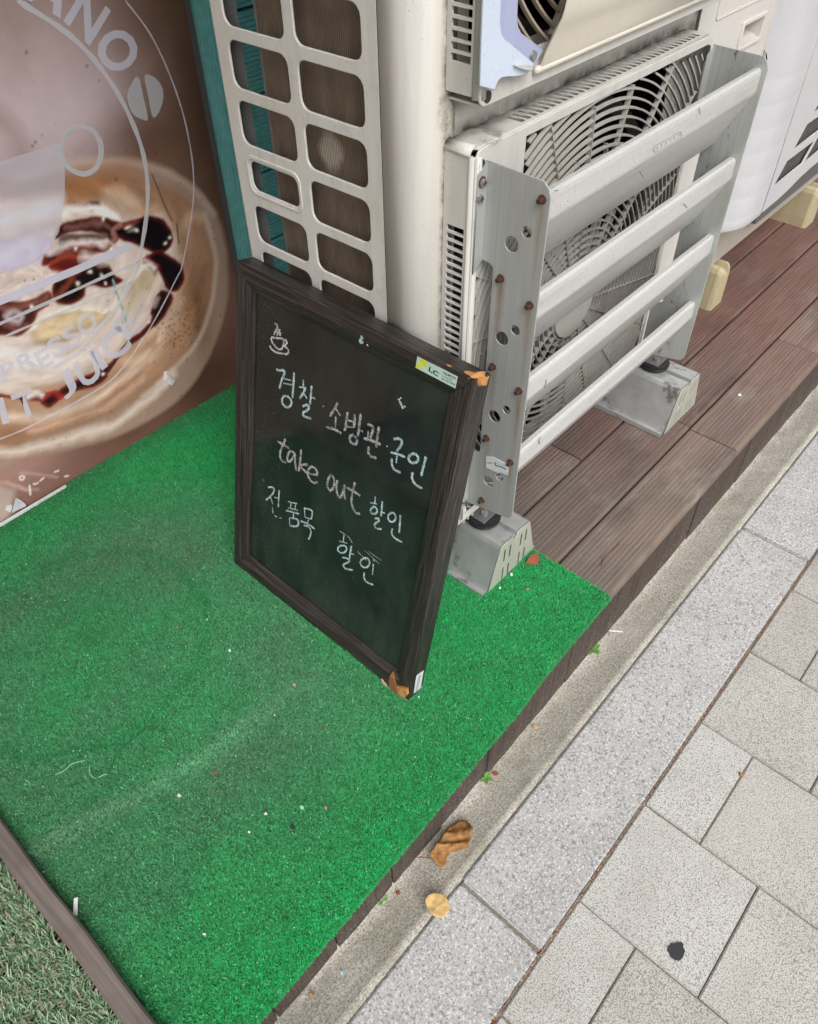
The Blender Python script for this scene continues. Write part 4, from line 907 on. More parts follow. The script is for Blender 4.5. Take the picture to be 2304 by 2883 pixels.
# feet and bolts of the unit on the rails
for cx_ in (.826, 1.462):
    bm = bmesh.new(); add_box(bm, cx_ - .022, cx_ + .022, .545, .60, .127, .131, .001); add_box(bm, cx_ - .022, cx_ + .022, .585, .60, .131, ZB - .02, .001)
    f_ = bm_obj('mounting_foot', bm, 'greymetal', ac)
    bm = bmesh.new(); bmesh.ops.create_cone(bm, cap_ends=True, segments=6, radius1=.007, radius2=.007, depth=.006, matrix=Matrix.Translation((cx_ - .004, .558, .134))); bm_obj('bolt', bm, 'zinc', f_)
    bm = bmesh.new(); bmesh.ops.create_cone(bm, cap_ends=True, segments=28, radius1=.030, radius2=.033, depth=.014, matrix=Matrix.Translation((cx_, .562, .1195))); bmesh.ops.bevel(bm, geom=[e for e in bm.edges], offset=.003, segments=2, affect='EDGES'); bm_obj('rubber_pad', bm, 'rubber', ac, False)

# ---- louvred air guide screwed to the lower grille
guide = thing('louvre_guard', (.99, .46, .28), 'grey metal air guide with four slanted louvres and rusty bolts over the lower fan', 'air guide')
def pl_out(): return [(.524, .268), (.448, .283), (.4405, .286), (.4365, .291), (.4350, .299), (.4350, .790), (.4385, .800), (.446, .8065), (.524, .8085), (.524, .690), (.5085, .689), (.504, .685), (.504, .388), (.508, .384), (.524, .383)]
hl = []
for (y, z, r) in ((.480, .7235, .0098), (.4610, .7440, .0070), (.4825, .594, .0098), (.463, .614, .0068), (.4835, .465, .0098), (.464, .486, .0068), (.4845, .338, .0098), (.465, .358, .0068)): hl.append(circ(y, z, r, 22))
p1 = plate('side_plate', frame_yz(.7174), pl_out(), hl, .0018, 'plate', guide, .0004, True)
p2 = plate('side_plate', frame_yz(1.270), pl_out(), [[(y, z) for y, z in h] for h in hl], .0018, 'plate2', guide, .0004, True)
plate('flange', frame_xz(.5220), [(.7000, .677), (.7172, .690), (.7172, .8085), (.7010, .798)], [], .0016, 'plate', p1)
plate('flange', frame_xz(.5220), [(.7000, .262), (.7172, .268), (.7172, .383), (.7000, .383)], [], .0016, 'plate', p1)
plate('flange', frame_xz(.5220), [(1.2520, .677), (1.2695, .690), (1.2695, .8085), (1.252, .798)], [], .0016, 'plate2', p2)
def screw(name, c, axis, r, h, mat, parent, rim=None):
    rot = Matrix.Rotation(PI / 2, 4, 'X') if axis == 'y' else Matrix.Rotation(-PI / 2, 4, 'Y')
    bm = bmesh.new(); bmesh.ops.create_cone(bm, cap_ends=True, segments=6 if 'bolt' in name else 16, radius1=r, radius2=r * .85, depth=h, matrix=Matrix.Translation(c) @ rot)
    o = bm_obj(name, bm, mat, parent)
    return o
for (y, z) in PB:
    b = screw('rusty_bolt', (.7125, y, z), 'x', .0037, .009, 'rust', p1)
    plate('washer', frame_yz(.7158), circ(y, z, .0053, 18), [], .0012, 'rustedge', b, 0, True)
for (x_, z) in ((.7085, .787), (.7045, .770), (.7075, .276)):
    s_ = screw('screw', (x_, .5195, z), 'y', .0052, .004, 'zinc', p1)
    bm = bmesh.new(); add_box(bm, x_ - .0035, x_ + .0035, .5172, .5176, z - .0006, z + .0006); add_box(bm, x_ - .0006, x_ + .0006, .5170, .5174, z - .0035, z + .0035); bm_obj('cross_slot', bm, 'darkedge', s_)
plate('washer', frame_xz(.5208), circ(.7075, .788, .0065, 18), [], .0008, 'rustedge', p1)
stk = [(0.4919, 0.3867), (0.4784, 0.3909), (0.4519, 0.3919), (0.4501, 0.372), (0.4651, 0.3691), (0.4683, 0.3659), (0.4896, 0.3635)]
w_ = plate('worn_label', frame_yz(.7158), stk, [], .0008, 'wsticker', p1, 0, True)
me = strokes_me('print_mark', [[(-y, z) for y, z in st] for st in [[(0.4887, 0.375), (0.4786, 0.3792)], [(0.4744, 0.3834), (0.4723, 0.3785), (0.4639, 0.3815), (0.4538, 0.3817)], [(0.475, 0.3824), (0.471, 0.3842)]]], .0012, 0, .0003); me.transform(frame_yz(.7153)); link('print_mark', me, 'black_ink', w_)
for k in range(4):
    zt = .791 - .1273 * k
    prof = [(.4545, zt - .001), (.4475, zt - .0002), (.4440, zt - .003), (.4430, zt - .008), (.4425, zt - .030), (.4435, zt - .034), (.4870, zt - .117), (.4925, zt - .1195)]
    lv = sheet('louvre', prof, 0, .7184, 1.269, .0016, 'alu', guide)
    if k == 0: lv1 = lv
# worn embossed mark and its ghost on the top louvre
gp = [(0.9621, 0.7721), (1.032, 0.7706), (1.0382, 0.7626), (0.9661, 0.7628)]
g2_ = [(0.9621, 0.7721), (1.032, 0.7706), (1.0395, 0.7629), (1.037, 0.7588), (0.9672, 0.7623), (0.96, 0.7673)]
w1 = plate('worn_mark', frame_xz(.4421), g2_, [[(sum(p[0] for p in g2_) / 6 + (q[0] - sum(p[0] for p in g2_) / 6) * .94, sum(p[1] for p in g2_) / 6 + (q[1] - sum(p[1] for p in g2_) / 6) * .86) for q in g2_]], .0003, 'ghost', lv1)
for k in range(6):
    f_ = (k + .6) / 6.2
    a = Vector(gp[0]).lerp(Vector(gp[1]), f_); b = Vector(gp[3]).lerp(Vector(gp[2]), f_)
    me = strokes_me('worn_mark', [[tuple(a.lerp(b, .22)), tuple(a.lerp(b, .80))]], .0016, 0, .0002); me.transform(frame_xz(.4420)); link('worn_mark', me, 'ghost', lv1)

for pts_ in [[(0.7741, 0.516), (0.7741, 0.5087), (0.7721, 0.5035)], [(0.7815, 0.4076), (0.7781, 0.4038), (0.7809, 0.3942)], [(0.7338, 0.791), (0.7411, 0.7897)], [(1.0706, 0.7901), (1.0813, 0.7791)], [(0.933, 0.7495), (0.9468, 0.7379)], [(1.1007, 0.65), (1.1173, 0.6375)]]:
    me = strokes_me('scratch', [pts_], .0011, 0, .0002); me.transform(frame_xz(.4420)); link('scratch', me, 'dark', guide)
# ---- curved cream shroud with blue end plate on the upper fan
sh = thing('fan_shroud', (.97, .5, .88), 'curved cream wind shroud with pale blue end plate over the upper fan', 'air guide')
bp = [(0.6821, 0.9884), (0.6839, 0.9686), (0.6845, 0.9412), (0.6846, 0.8943), (0.6953, 0.8901), (0.7112, 0.884), (0.7125, 0.888), (0.716, 0.8919), (0.7215, 0.8931), (0.7317, 0.8919), (0.7422, 0.8893), (0.7603, 0.8868), (0.7722, 0.8879), (0.7804, 0.8933), (0.7333, 0.9219), (0.722, 0.9286), (0.7157, 0.935), (0.7126, 0.9441), (0.7116, 0.9637), (0.7091, 0.9841)]
plate('end_plate', frame_xz(.515), bp, [], .003, 'blue', sh, .0008)
ip = [(0.71, 0.9834), (0.7147, 0.943), (0.7248, 0.9266), (0.7401, 0.9175), (0.7868, 0.8894), (0.8024, 0.9013), (0.7575, 0.9259), (0.7506, 0.9332), (0.7479, 0.9403), (0.7468, 0.9569), (0.7436, 0.9781)]
plate('inner_plate', frame_xz(.5195), ip, [], .003, 'lav', sh, .0008)
prof = [(.5240, .8835), (.5200, .8860), (.5085, .916), (.4985, .936), (.4945, .955), (.4925, .985), (.494, 1.03), (.499, 1.09), (.506, 1.16), (.515, 1.25), (.523, 1.34)]
prof = [(p[0], p[1]) for p in catmull(prof, 4)]
sheet('curved_shroud', prof, 0, .7995, 1.262, .003, 'cream', sh, True)
tube('rolled_lip', [(.792, .5205, .8825), (.90, .5205, .8825), (1.05, .5205, .8825), (1.262, .5205, .8825)], .0042, 'cream', sh, 10)
plate('peg', frame_xz(.512), [(0.7393, 0.901), (0.7465, 0.9014), (0.7716, 0.8934), (0.7709, 0.8888), (0.7567, 0.8928)], [], .006, 'white', sh, .001)
screw('screw', (0.7807, .5165, 0.9004), 'y', .0055, .004, 'zinc', sh)

# ================================================================== MOUNTING RAILS
def rail(xc, y0, label, g):
    t = thing('mounting_rail', (xc, y0 + .2, 0), label, 'rail', 'zinc mounting rails under the air conditioner')
    x0, x1, tx0, tx1, h = xc - .0755, xc + .0755, xc - .0455, xc + .0475, .110
    P = [(x0 - .013, .012), (x0 - .013, .001), (x1 + .010, .001), (x1 + .002, .003)]
    up = [(x1, .004), (tx1 + .002, h - .010), (tx1 - .002, h - .003), (tx1 - .006, h - .0015), (xc + .006, h), (xc + .0055, h - .011), (xc - .0065, h - .011), (xc - .007, h), (tx0 + .010, h), (tx0 + .004, h - .002), (tx0, h - .008), (x0 + .002, .016), (x0 - .001, .009), (x0 - .0105, .009), (x0 - .011, .013)]
    prism('rail_body', P + up, 1, y0 + .002, .935, 'rail', t)
    slots = []
    for dx, zc in ((-.030, .073), (-.0125, .071), (-.030, .022), (-.0125, .0195), (.0225, .074), (.039, .0735), (.0225, .0225), (.040, .021)):
        slots.append(rrect(xc - .0025 + dx * .98, xc + .0025 + dx * .98, zc - .0185, zc + .0185, .0024, 3))
    cap = plate('end_cap', frame_xz(y0), [(x0 + .001, .001), (x1, .001), (tx1 + .001, h - .012), (tx1 - .003, h - .003), (xc + .0065, h - .001), (xc + .0055, h - .012), (xc - .0065, h - .012), (xc - .007, h - .001), (tx0 + .006, h - .001), (tx0 + .0015, h - .006)], slots, .0022, 'railcap', t, .0006)
    plate('slot_back', frame_xz(y0 + .0016), [(x0 + .006, .002), (x1 - .006, .002), (tx1 - .004, h - .016), (tx0 + .006, h - .016)], [], .0005, 'black', t)
    return t
rail(.8375, .497, 'zinc mounting rail standing on the green carpet beside the chalkboard', None)
rail(1.4655, .4735, 'zinc mounting rail on bare deck planks under the far end of the air conditioner', None)

# ================================================================== WHITE AIR CONDITIONER (right)
ac2 = thing('air_conditioner', (2.25, .8, .08), 'white rounded-corner outdoor air conditioner at the far right of the deck', 'air conditioner')
Rr = .145; xl, yf = 1.795, .600
arc = [(xl, 1.0), (xl, yf + Rr)] + [(xl + Rr - Rr * math.cos(math.radians(a)), yf + Rr - Rr * math.sin(math.radians(a))) for a in range(6, 91, 6)] + [(2.0, yf)]
vs, fs = [], []; zs = [.262, .266] ; lines_ = [.290 + .052 * k for k in range(22)]
for zl in lines_: zs += [zl - .004, zl - .0003, zl + .003]
zs = sorted(zs + [1.42])
for z in zs:
    g_ = any(abs(z - (zl - .0003)) < 1e-5 for zl in lines_ if zl < .62)
    for (x, y) in arc:
        dx, dy = (1, 0) if x <= xl + 1e-6 else (0, 1)
        ins = .00045 if g_ else 0
        if z == .262: ins = .0015
        vs.append((x + ins * .7, y + ins * .7, z))
n = len(arc)
for j in range(len(zs) - 1):
    for i in range(n - 1): fs.append((j * n + i, j * n + i + 1, (j + 1) * n + i + 1, (j + 1) * n + i))
mesh('corner_shell', vs, fs, 'white', ac2, True)
ho = []
for r_ in range(4):
    zb = .3295 + .0690 * r_; lean = .045
    for c_ in range(4):
        xa = 2.024 + .185 * c_ + .063 * r_ if False else 2.028 + .19 * c_ + .062 * r_
        ho.append([(xa, zb), (xa + .172, zb), (xa + .172 + .037, zb + .0455), (xa + .040, zb + .0455)])
ho = [h for h in ho if h[0][0] < 2.55]
plate('front_panel', frame_xz(yf), [(2.0, .268), (2.10, .270), (2.16, .2745), (2.22, .284), (2.30, .289), (2.80, .289), (2.80, 1.42), (2.0, 1.42)], ho, .004, 'white', ac2, .001)
bm = bmesh.new()
for k in range(70): add_box(bm, 2.02 + .011 * k, 2.0222 + .011 * k, .607, .625, .275, .62)
o = bm_obj('intake_fins', bm, 'inner', ac2); o['kind'] = 'stuff'
box('dark_liner', 2.0, 2.79, .6255, .632, .27, 1.4, 'black', ac2)
box('top_cover', 1.79, 2.81, .596, 1.01, 1.421, 1.435, 'white', ac2, .004)
box('base_pan', 1.86, 2.80, .668, 1.0, .115, .30, 'base', ac2, .006, 2)
box('base_rail', 2.12, 2.60, .640, .668, .18, .285, 'greymetal', ac2, .003)
screw('screw', (2.2, .638, .235), 'y', .007, .004, 'zinc', ac2); screw('screw', (2.02, .665, .225), 'y', .006, .004, 'zinc', ac2)
plate('side_vent', frame_yz(xl - .001), [(p[0], p[1]) for p in catmull([(0.6417, 0.6722), (0.6312, 0.6699), (0.624, 0.6607), (0.6222, 0.6515), (0.633, 0.657), (0.6407, 0.6619)], 3, True)], [], .002, 'black', ac2, 0, True)
for k in range(4):
    q = [(0.6397, 0.6715), (0.6377, 0.6624), (0.6249, 0.6584), (0.63, 0.6701)]
    a = Vector(q[0]).lerp(Vector(q[3]), (k + .5) / 4); b = Vector(q[1]).lerp(Vector(q[2]), (k + .5) / 4)
    me = strokes_me('vent_slat', [[(-a.x, a.y), (-b.x, b.y)]], .0028, 0, .002); me.transform(frame_yz(xl - .002)); link('vent_slat', me, 'side', ac2)
q = [(1.9454, 0.5366), (1.9588, 0.5247), (1.9598, 0.5109), (1.9528, 0.5071), (1.9472, 0.5204)]
plate('red_paint_smear', Matrix.Translation((0, -.0, 0)) @ frame_xz(.607), q, [], .0008, 'redchip', ac2)

# yellow plastic feet below it
def yfoot(xc, yc, label):
    t = thing('plastic_foot', (xc, yc + .1, 0), label, 'foot', 'yellow plastic feet under the white air conditioner')
    P = [(a_ * .72, b_ * .98) for a_, b_ in ((-.050, 0), (.050, 0), (.050, .03), (.044, .108), (.038, .120), (.020, .123), (.015, .106), (-.015, .106), (-.020, .123), (-.038, .120), (-.044, .108), (-.050, .03))]
    bm = bmesh.new(); n = len(P); prevr = None
    for (dy, sx, sz) in ((-.012, .82, .90), (-.006, .93, .97), (0, 1, 1), (.30, 1, 1)):
        ring = [bm.verts.new((xc + p[0] * sx, yc + dy, p[1] * (sz if p[1] > .05 else 1))) for p in P]
        if prevr:
            for k in range(n): bm.faces.new((prevr[k], prevr[(k + 1) % n], ring[(k + 1) % n], ring[k]))
        else: bm.faces.new(ring)
        prevr = ring
    bm.faces.new(prevr); bm_obj('foot_body', bm, 'yellow', t)
    bm = bmesh.new(); bmesh.ops.create_cone(bm, cap_ends=True, segments=18, radius1=.020, radius2=.018, depth=.012, matrix=Matrix.Translation((xc, yc + .05, .119))); bm_obj('rubber_pad', bm, 'rubber', t)
yfoot(1.978, .645, 'pale yellow plastic foot nearest the louvred guard, on the red deck boards'); yfoot(2.618, .640, 'pale yellow plastic foot at the right edge of the photo under the white unit')

# ================================================================== CARPET
carpet = thing('green_carpet', (.42, .85, 0), 'bright green artificial grass carpet covering the deck in front of the poster', 'carpet')
CX0, CX1, CY0, CY1 = -.058, .908, .3015, 1.362
def cedge(x): return np.interp(x, [-.06, 0, .3, .5, .6, .69, .905], [.3005, .3015, .3055, .3095, .3105, .3165, .3195])
def droop(x, y): return -.9 * np.clip(.3205 - y, 0, 1) ** 1.15 * 1.0
def ridge(x, y):
    # soft fold from the left edge to the chalkboard, and board steps telegraphing through
    yc = np.interp(x, [-.06, -.01, .10, .21, .32, .5], [.712, .694, .654, .638, .622, .60]) + .004 * np.sin(x * 23)
    return np.exp(-((y - yc) / .016) ** 2)
def cheight(x, y):
    return .0050 + .0045 * ridge(x, y) + .003 * (fbm(x, y, 3.2, 51) - .5) + .0016 * (fbm(x, y, 11, 55) - .5) + .0022 * np.exp(-((y - .83 - .05 * x) / .05) ** 2) + droop(x, y)
nx, ny = 110, 120
gx, gy = np.meshgrid(np.linspace(CX0, CX1, nx), np.linspace(0, 1, ny)); gx = gx.ravel(); gy = gy.ravel(); ed_ = cedge(gx) + .0015; gy = ed_ + (CY1 - ed_) * gy ** 1.3; gz = cheight(gx, gy) - .0015
v = np.stack([gx, gy, gz], 1); i, j = np.meshgrid(np.arange(nx - 1), np.arange(ny - 1)); a = (j * nx + i).ravel()
quads = np.stack([a, a + 1, a + nx + 1, a + nx], 1)
# front and right hems folding down to the deck
o = fast_mesh('backing', v, quads, None, 'backing', carpet)
bm = bmesh.new(); add_box(bm, CX1 - .002, CX1 + .0005, .3225, .5, .0005, .0045); bm_obj('hem', bm, 'backing', carpet)
RCX, RCY, RCR = (0.201, 0.9732, 0.217)
def pile(n):
    x = rng.uniform(CX0 + .001, CX1 + .001, n); y = rng.uniform(CY0 - .001, CY1, n); k_ = y > cedge(x); x, y = x[k_], y[k_]; n = len(x)
    # hidden strip behind the chalkboard and under the unit needs few tufts
    keep = ~((x > .70 + .27 * (y - .62)) & (y > .62) & (rng.random(n) < .85)); x, y = x[keep], y[keep]
    ne = 9000; ex = np.concatenate([x, rng.uniform(CX0, CX1, ne)]); ey = np.concatenate([y, cedge(ex[-ne:]) + rng.uniform(-.001, .002, ne)])
    x, y = ex, ey; n = len(x); z = cheight(x, y) - .001; z[-ne:] += rng.uniform(-.004, .0, ne)
    wear = fbm(x, y, 3.4, 61)
    dz = np.clip(1.25 * (y - .315 + .10 * (wear - .5)) / .22, 0, 1) * np.clip((1.33 - y) / .2, 0, 1) * np.clip((.66 - x) / .2, 0, 1)
    dust = np.clip(.06 + 1.0 * dz * (.62 + .8 * (wear - .4)) + .70 * ridge(x, y) * np.clip((.45 - x) * 4, 0, 1) + .28 * (fbm(x, y, 9, 67) - .5), 0, 1)
    rm = np.hypot(x - RCX, y - RCY); ringm = np.exp(-((rm - RCR) / .010) ** 2) * (x < .5)
    dust = np.clip(dust + .30 * (vn(x, y, 2.3, 81) - .5) * dz + .38 * (vn(x * 2.2 + y, y * 8 - x * 2, 1.5, 83) - .5) * dz - .30 * ringm * dz, 0, 1)  # dust patches, plus wrinkle shading put in as streaks of tone
    flatn = np.clip(dust * .8, 0, .8)
    L_ = rng.uniform(.0040, .0066, n) * (1 - .35 * flatn); th = rng.uniform(0, 2 * PI, n); lean = rng.uniform(.35, 1.05, n) + .25 * flatn; lean = np.clip(lean, 0, 1.4)
    dx = np.cos(th) * np.sin(lean); dy = np.sin(th) * np.sin(lean); dz_ = np.cos(lean)
    dy[-ne:] = -np.abs(rng.uniform(.35, 1, ne)); dz_[-ne:] = rng.uniform(-.5, .6, ne); dx[-ne:] *= .5
    w = rng.uniform(.0004, .0007, n); ph = th + PI / 2 + rng.normal(0, .3, n); bx = np.cos(ph) * w; by = np.sin(ph) * w
    base = np.stack([x, y, z], 1); tip = base + np.stack([dx, dy, dz_], 1) * L_[:, None]; mid = base + np.stack([dx * .8, dy * .8, dz_ * 1.2], 1) * L_[:, None] * .5
    o_ = np.stack([bx, by, 0 * bx], 1)
    v = np.stack([base - o_, base + o_, mid + o_ * .95, mid - o_ * .95, tip + o_ * .5, tip - o_ * .5], 1).reshape(-1, 3)
    b = np.arange(n) * 6; q = np.concatenate([np.stack([b, b + 1, b + 2, b + 3], 1), np.stack([b + 3, b + 2, b + 4, b + 5], 1)])
    viv = np.array([.006, .37, .088]); dus = np.array([.072, .215, .102])
    c = viv * (1 - dust[:, None]) + dus * dust[:, None]
    c = c * (rng.uniform(.70, 1.28, n) * (.83 + .34 * vn(x, y, 300, 99)) * (.90 + .20 * vn(x, y, 90, 101)) * (1 - .22 * ringm) * (1 + .42 * ridge(x, y) * np.clip((.46 - x) * 5, 0, 1)) * (.92 + .16 * fbm(x, y, 7, 91)))[:, None]
    soil_wallband = np.clip((fbm(x, y, 6, 95) - .55) * 1.0, 0, .12) + .35 * np.exp(-((1.362 - y) / .05) ** 2); c = c * (1 - soil_wallband[:, None]) + np.array([.045, .060, .035]) * soil_wallband[:, None]  # soil patches, plus a darker band towards the wall
    bright = rng.random(n) < .035; c[bright] = np.array([.17, .52, .27]) * rng.uniform(.7, 1.2, bright.sum())[:, None]
    col = np.repeat(np.concatenate([c, np.ones((n, 1))], 1), 6, 0)
    o = fast_mesh('pile', v, q, col, 'pile', carpet); o['kind'] = 'stuff'
pile(700000)

# ================================================================== WOOD EDGING + ROUGH TURF (lower left)
P = [(-.0575, .0), (-.0575, .030), (-.0600, .0335), (-.0825, .0335), (-.0850, .030), (-.0850, .0)]
bm = bmesh.new(); n = len(P); rows = []
for k in range(30):
    y = .05 + 1.3 * k / 29; w = .0012 * math.sin(k * 1.3)
    rows.append([bm.verts.new((p[0] + w, y, p[1])) for p in P])
for a, b in zip(rows, rows[1:]):
    for k in range(n): bm.faces.new((a[k], a[(k + 1) % n], b[(k + 1) % n], b[k]))
bm.faces.new(rows[0]); bm.faces.new(rows[-1]); o = bm_obj('wooden_edging', bm, 'edging'); setp(o, 'thin grey brown timber edging between the green carpet and the rough turf', 'edging')
turf = thing('rough_turf', (-.35, .6, 0), 'olive green rough artificial turf in the bottom left corner beyond the timber edging', 'turf')
box('turf_base', -1.0, -.0915, .1, 1.36, 0.0005, .012, 'turfbase', turf)
def turfblades(n):
    x = -.0915 - .50 * rng.random(n) ** 1.25; y = rng.uniform(.18, 1.0, n); z = np.full(n, .010)
    L_ = rng.uniform(.012, .024, n); th = rng.uniform(0, 2 * PI, n); lean = rng.uniform(.15, .75, n); w = rng.uniform(.0008, .0014, n)
    curl = rng.random(n) < .12
    ph = th + PI / 2; o_ = np.stack([np.cos(ph) * w, np.sin(ph) * w, 0 * w], 1); pts = []
    d = np.stack([np.cos(th), np.sin(th), 0 * th], 1); base = np.stack([x, y, z], 1); up = np.array([0, 0, 1.0])
    for k, t in enumerate((0, .35, .7, 1.0)):
        a = lean * (.4 + 1.1 * t); p = base + d * (L_ * t * np.sin(a))[:, None] + up * (L_ * t * np.cos(a))[:, None]; ww = (1, .95, .75, .2)[k]; pts += [p - o_ * ww, p + o_ * ww]
    v = np.stack(pts, 1).reshape(-1, 3); b = np.arange(n) * 8
    q = np.concatenate([np.stack([b + 2 * k, b + 2 * k + 1, b + 2 * k + 3, b + 2 * k + 2], 1) for k in range(3)])
    g1 = np.array([.19, .30, .175]); g2 = np.array([.34, .46, .29]); tan = np.array([.40, .30, .20]); t = rng.random(n)[:, None]
    c = g1 * (1 - t) + g2 * t; dk = rng.random(n) < .25; c[dk] = np.array([.10, .20, .11]); c[curl] = tan * rng.uniform(.5, 1.0, curl.sum())[:, None]
    col = np.repeat(np.concatenate([c, np.ones((n, 1))], 1), 8, 0)
    o = fast_mesh('turf_blades', v, q, col, 'turf', turf); o['kind'] = 'stuff'
turfblades(60000)
rr = random.Random(44); vs, fs = [], []
for k in range(150):      # frayed, curled tan yarns along the cut edge
    x, y = -.0905 + rr.uniform(-.004, .002), rr.uniform(.3, .85); z = .012; a = rr.uniform(-.9, .9); c_ = rr.uniform(60, 190) * rr.choice((-1, 1)); tl = rr.uniform(.2, .9); prev = None
    for i in range(7):
        w = .0005; b_ = len(vs); vs += [(x, y - w, z), (x, y + w, z), (x, y, z + .0009)]
        if prev is not None:
            for e in range(3): fs.append((prev + e, prev + (e + 1) % 3, b_ + (e + 1) % 3, b_ + e))
        prev = b_; x += math.cos(a) * .0028; y += math.sin(a) * .0028; z += .0028 * tl * math.cos(i * .6); a += c_ * .0028
o = mesh('frayed_yarn', vs, fs, 'tanchip', turf); o['kind'] = 'stuff'

# ================================================================== CHALKBOARD
Bo = Vector([0.49785, 0.91497, 0.006]); ba = Vector([-0.007373, -0.999973, 0.0]); bb = Vector([0.222939, -0.001644, 0.974831]); bn = Vector([-0.974805, 0.007188, 0.222945])
BMX = Matrix(((ba.x, bb.x, bn.x, Bo.x), (ba.y, bb.y, bn.y, Bo.y), (ba.z, bb.z, bn.z, Bo.z), (0, 0, 0, 1)))
board = thing('chalkboard', None, 'dark wood framed chalkboard with Korean handwriting leaning against the air conditioner', 'chalkboard', mw=BMX)
BW, BH, FW, TH = .4573, .5977, .0375, .034
def rail_prof(): return [(0, -TH), (0, -.003), (.003, 0), (.019, 0), (.0225, -.0012), (.0365, -.0075), (FW, -.0085), (FW, -TH)]
def frame_rail(kind):
    P = rail_prof(); vs = []
    for end in (0, 1):
        for (c, w) in P:
            g = .0004
            if kind == 'b': vs.append(((c + g) if end == 0 else BW - c - g, c, w))
            if kind == 't': vs.append(((c + g) if end == 0 else BW - c - g, BH - c, w))
            if kind == 'l': vs.append((c, (c + g) if end == 0 else BH - c - g, w))
            if kind == 'r': vs.append((BW - c, (c + g) if end == 0 else BH - c - g, w))
    n = len(P); bm = bmesh.new(); bv = [bm.verts.new(v) for v in vs]
    for k in range(n): bm.faces.new((bv[k], bv[(k + 1) % n], bv[n + (k + 1) % n], bv[n + k]))
    bm.faces.new(bv[:n]); bm.faces.new(bv[n:])
    return bm_obj('frame_rail', bm, 'frameX' if kind in 'bt' else 'frameY', board)
for k in 'btlr': rT = frame_rail(k) if k == 't' else frame_rail(k)
frt = [o for o in board.children if o.name.startswith('frame_rail')]
bm = bmesh.new(); add_box(bm, .030, BW - .030, .030, BH - .030, -.020, -.0115); bm_obj('writing_panel', bm, 'board', board)
PWZ = -.0114
def chalk(name, strokes, mat, w, label=None):
    me = strokes_me(name, strokes, w, 0, .0003); me.transform(Matrix.Translation((0, 0, PWZ))); o = link(name, me, mat, board)
    if label: o['label'] = label
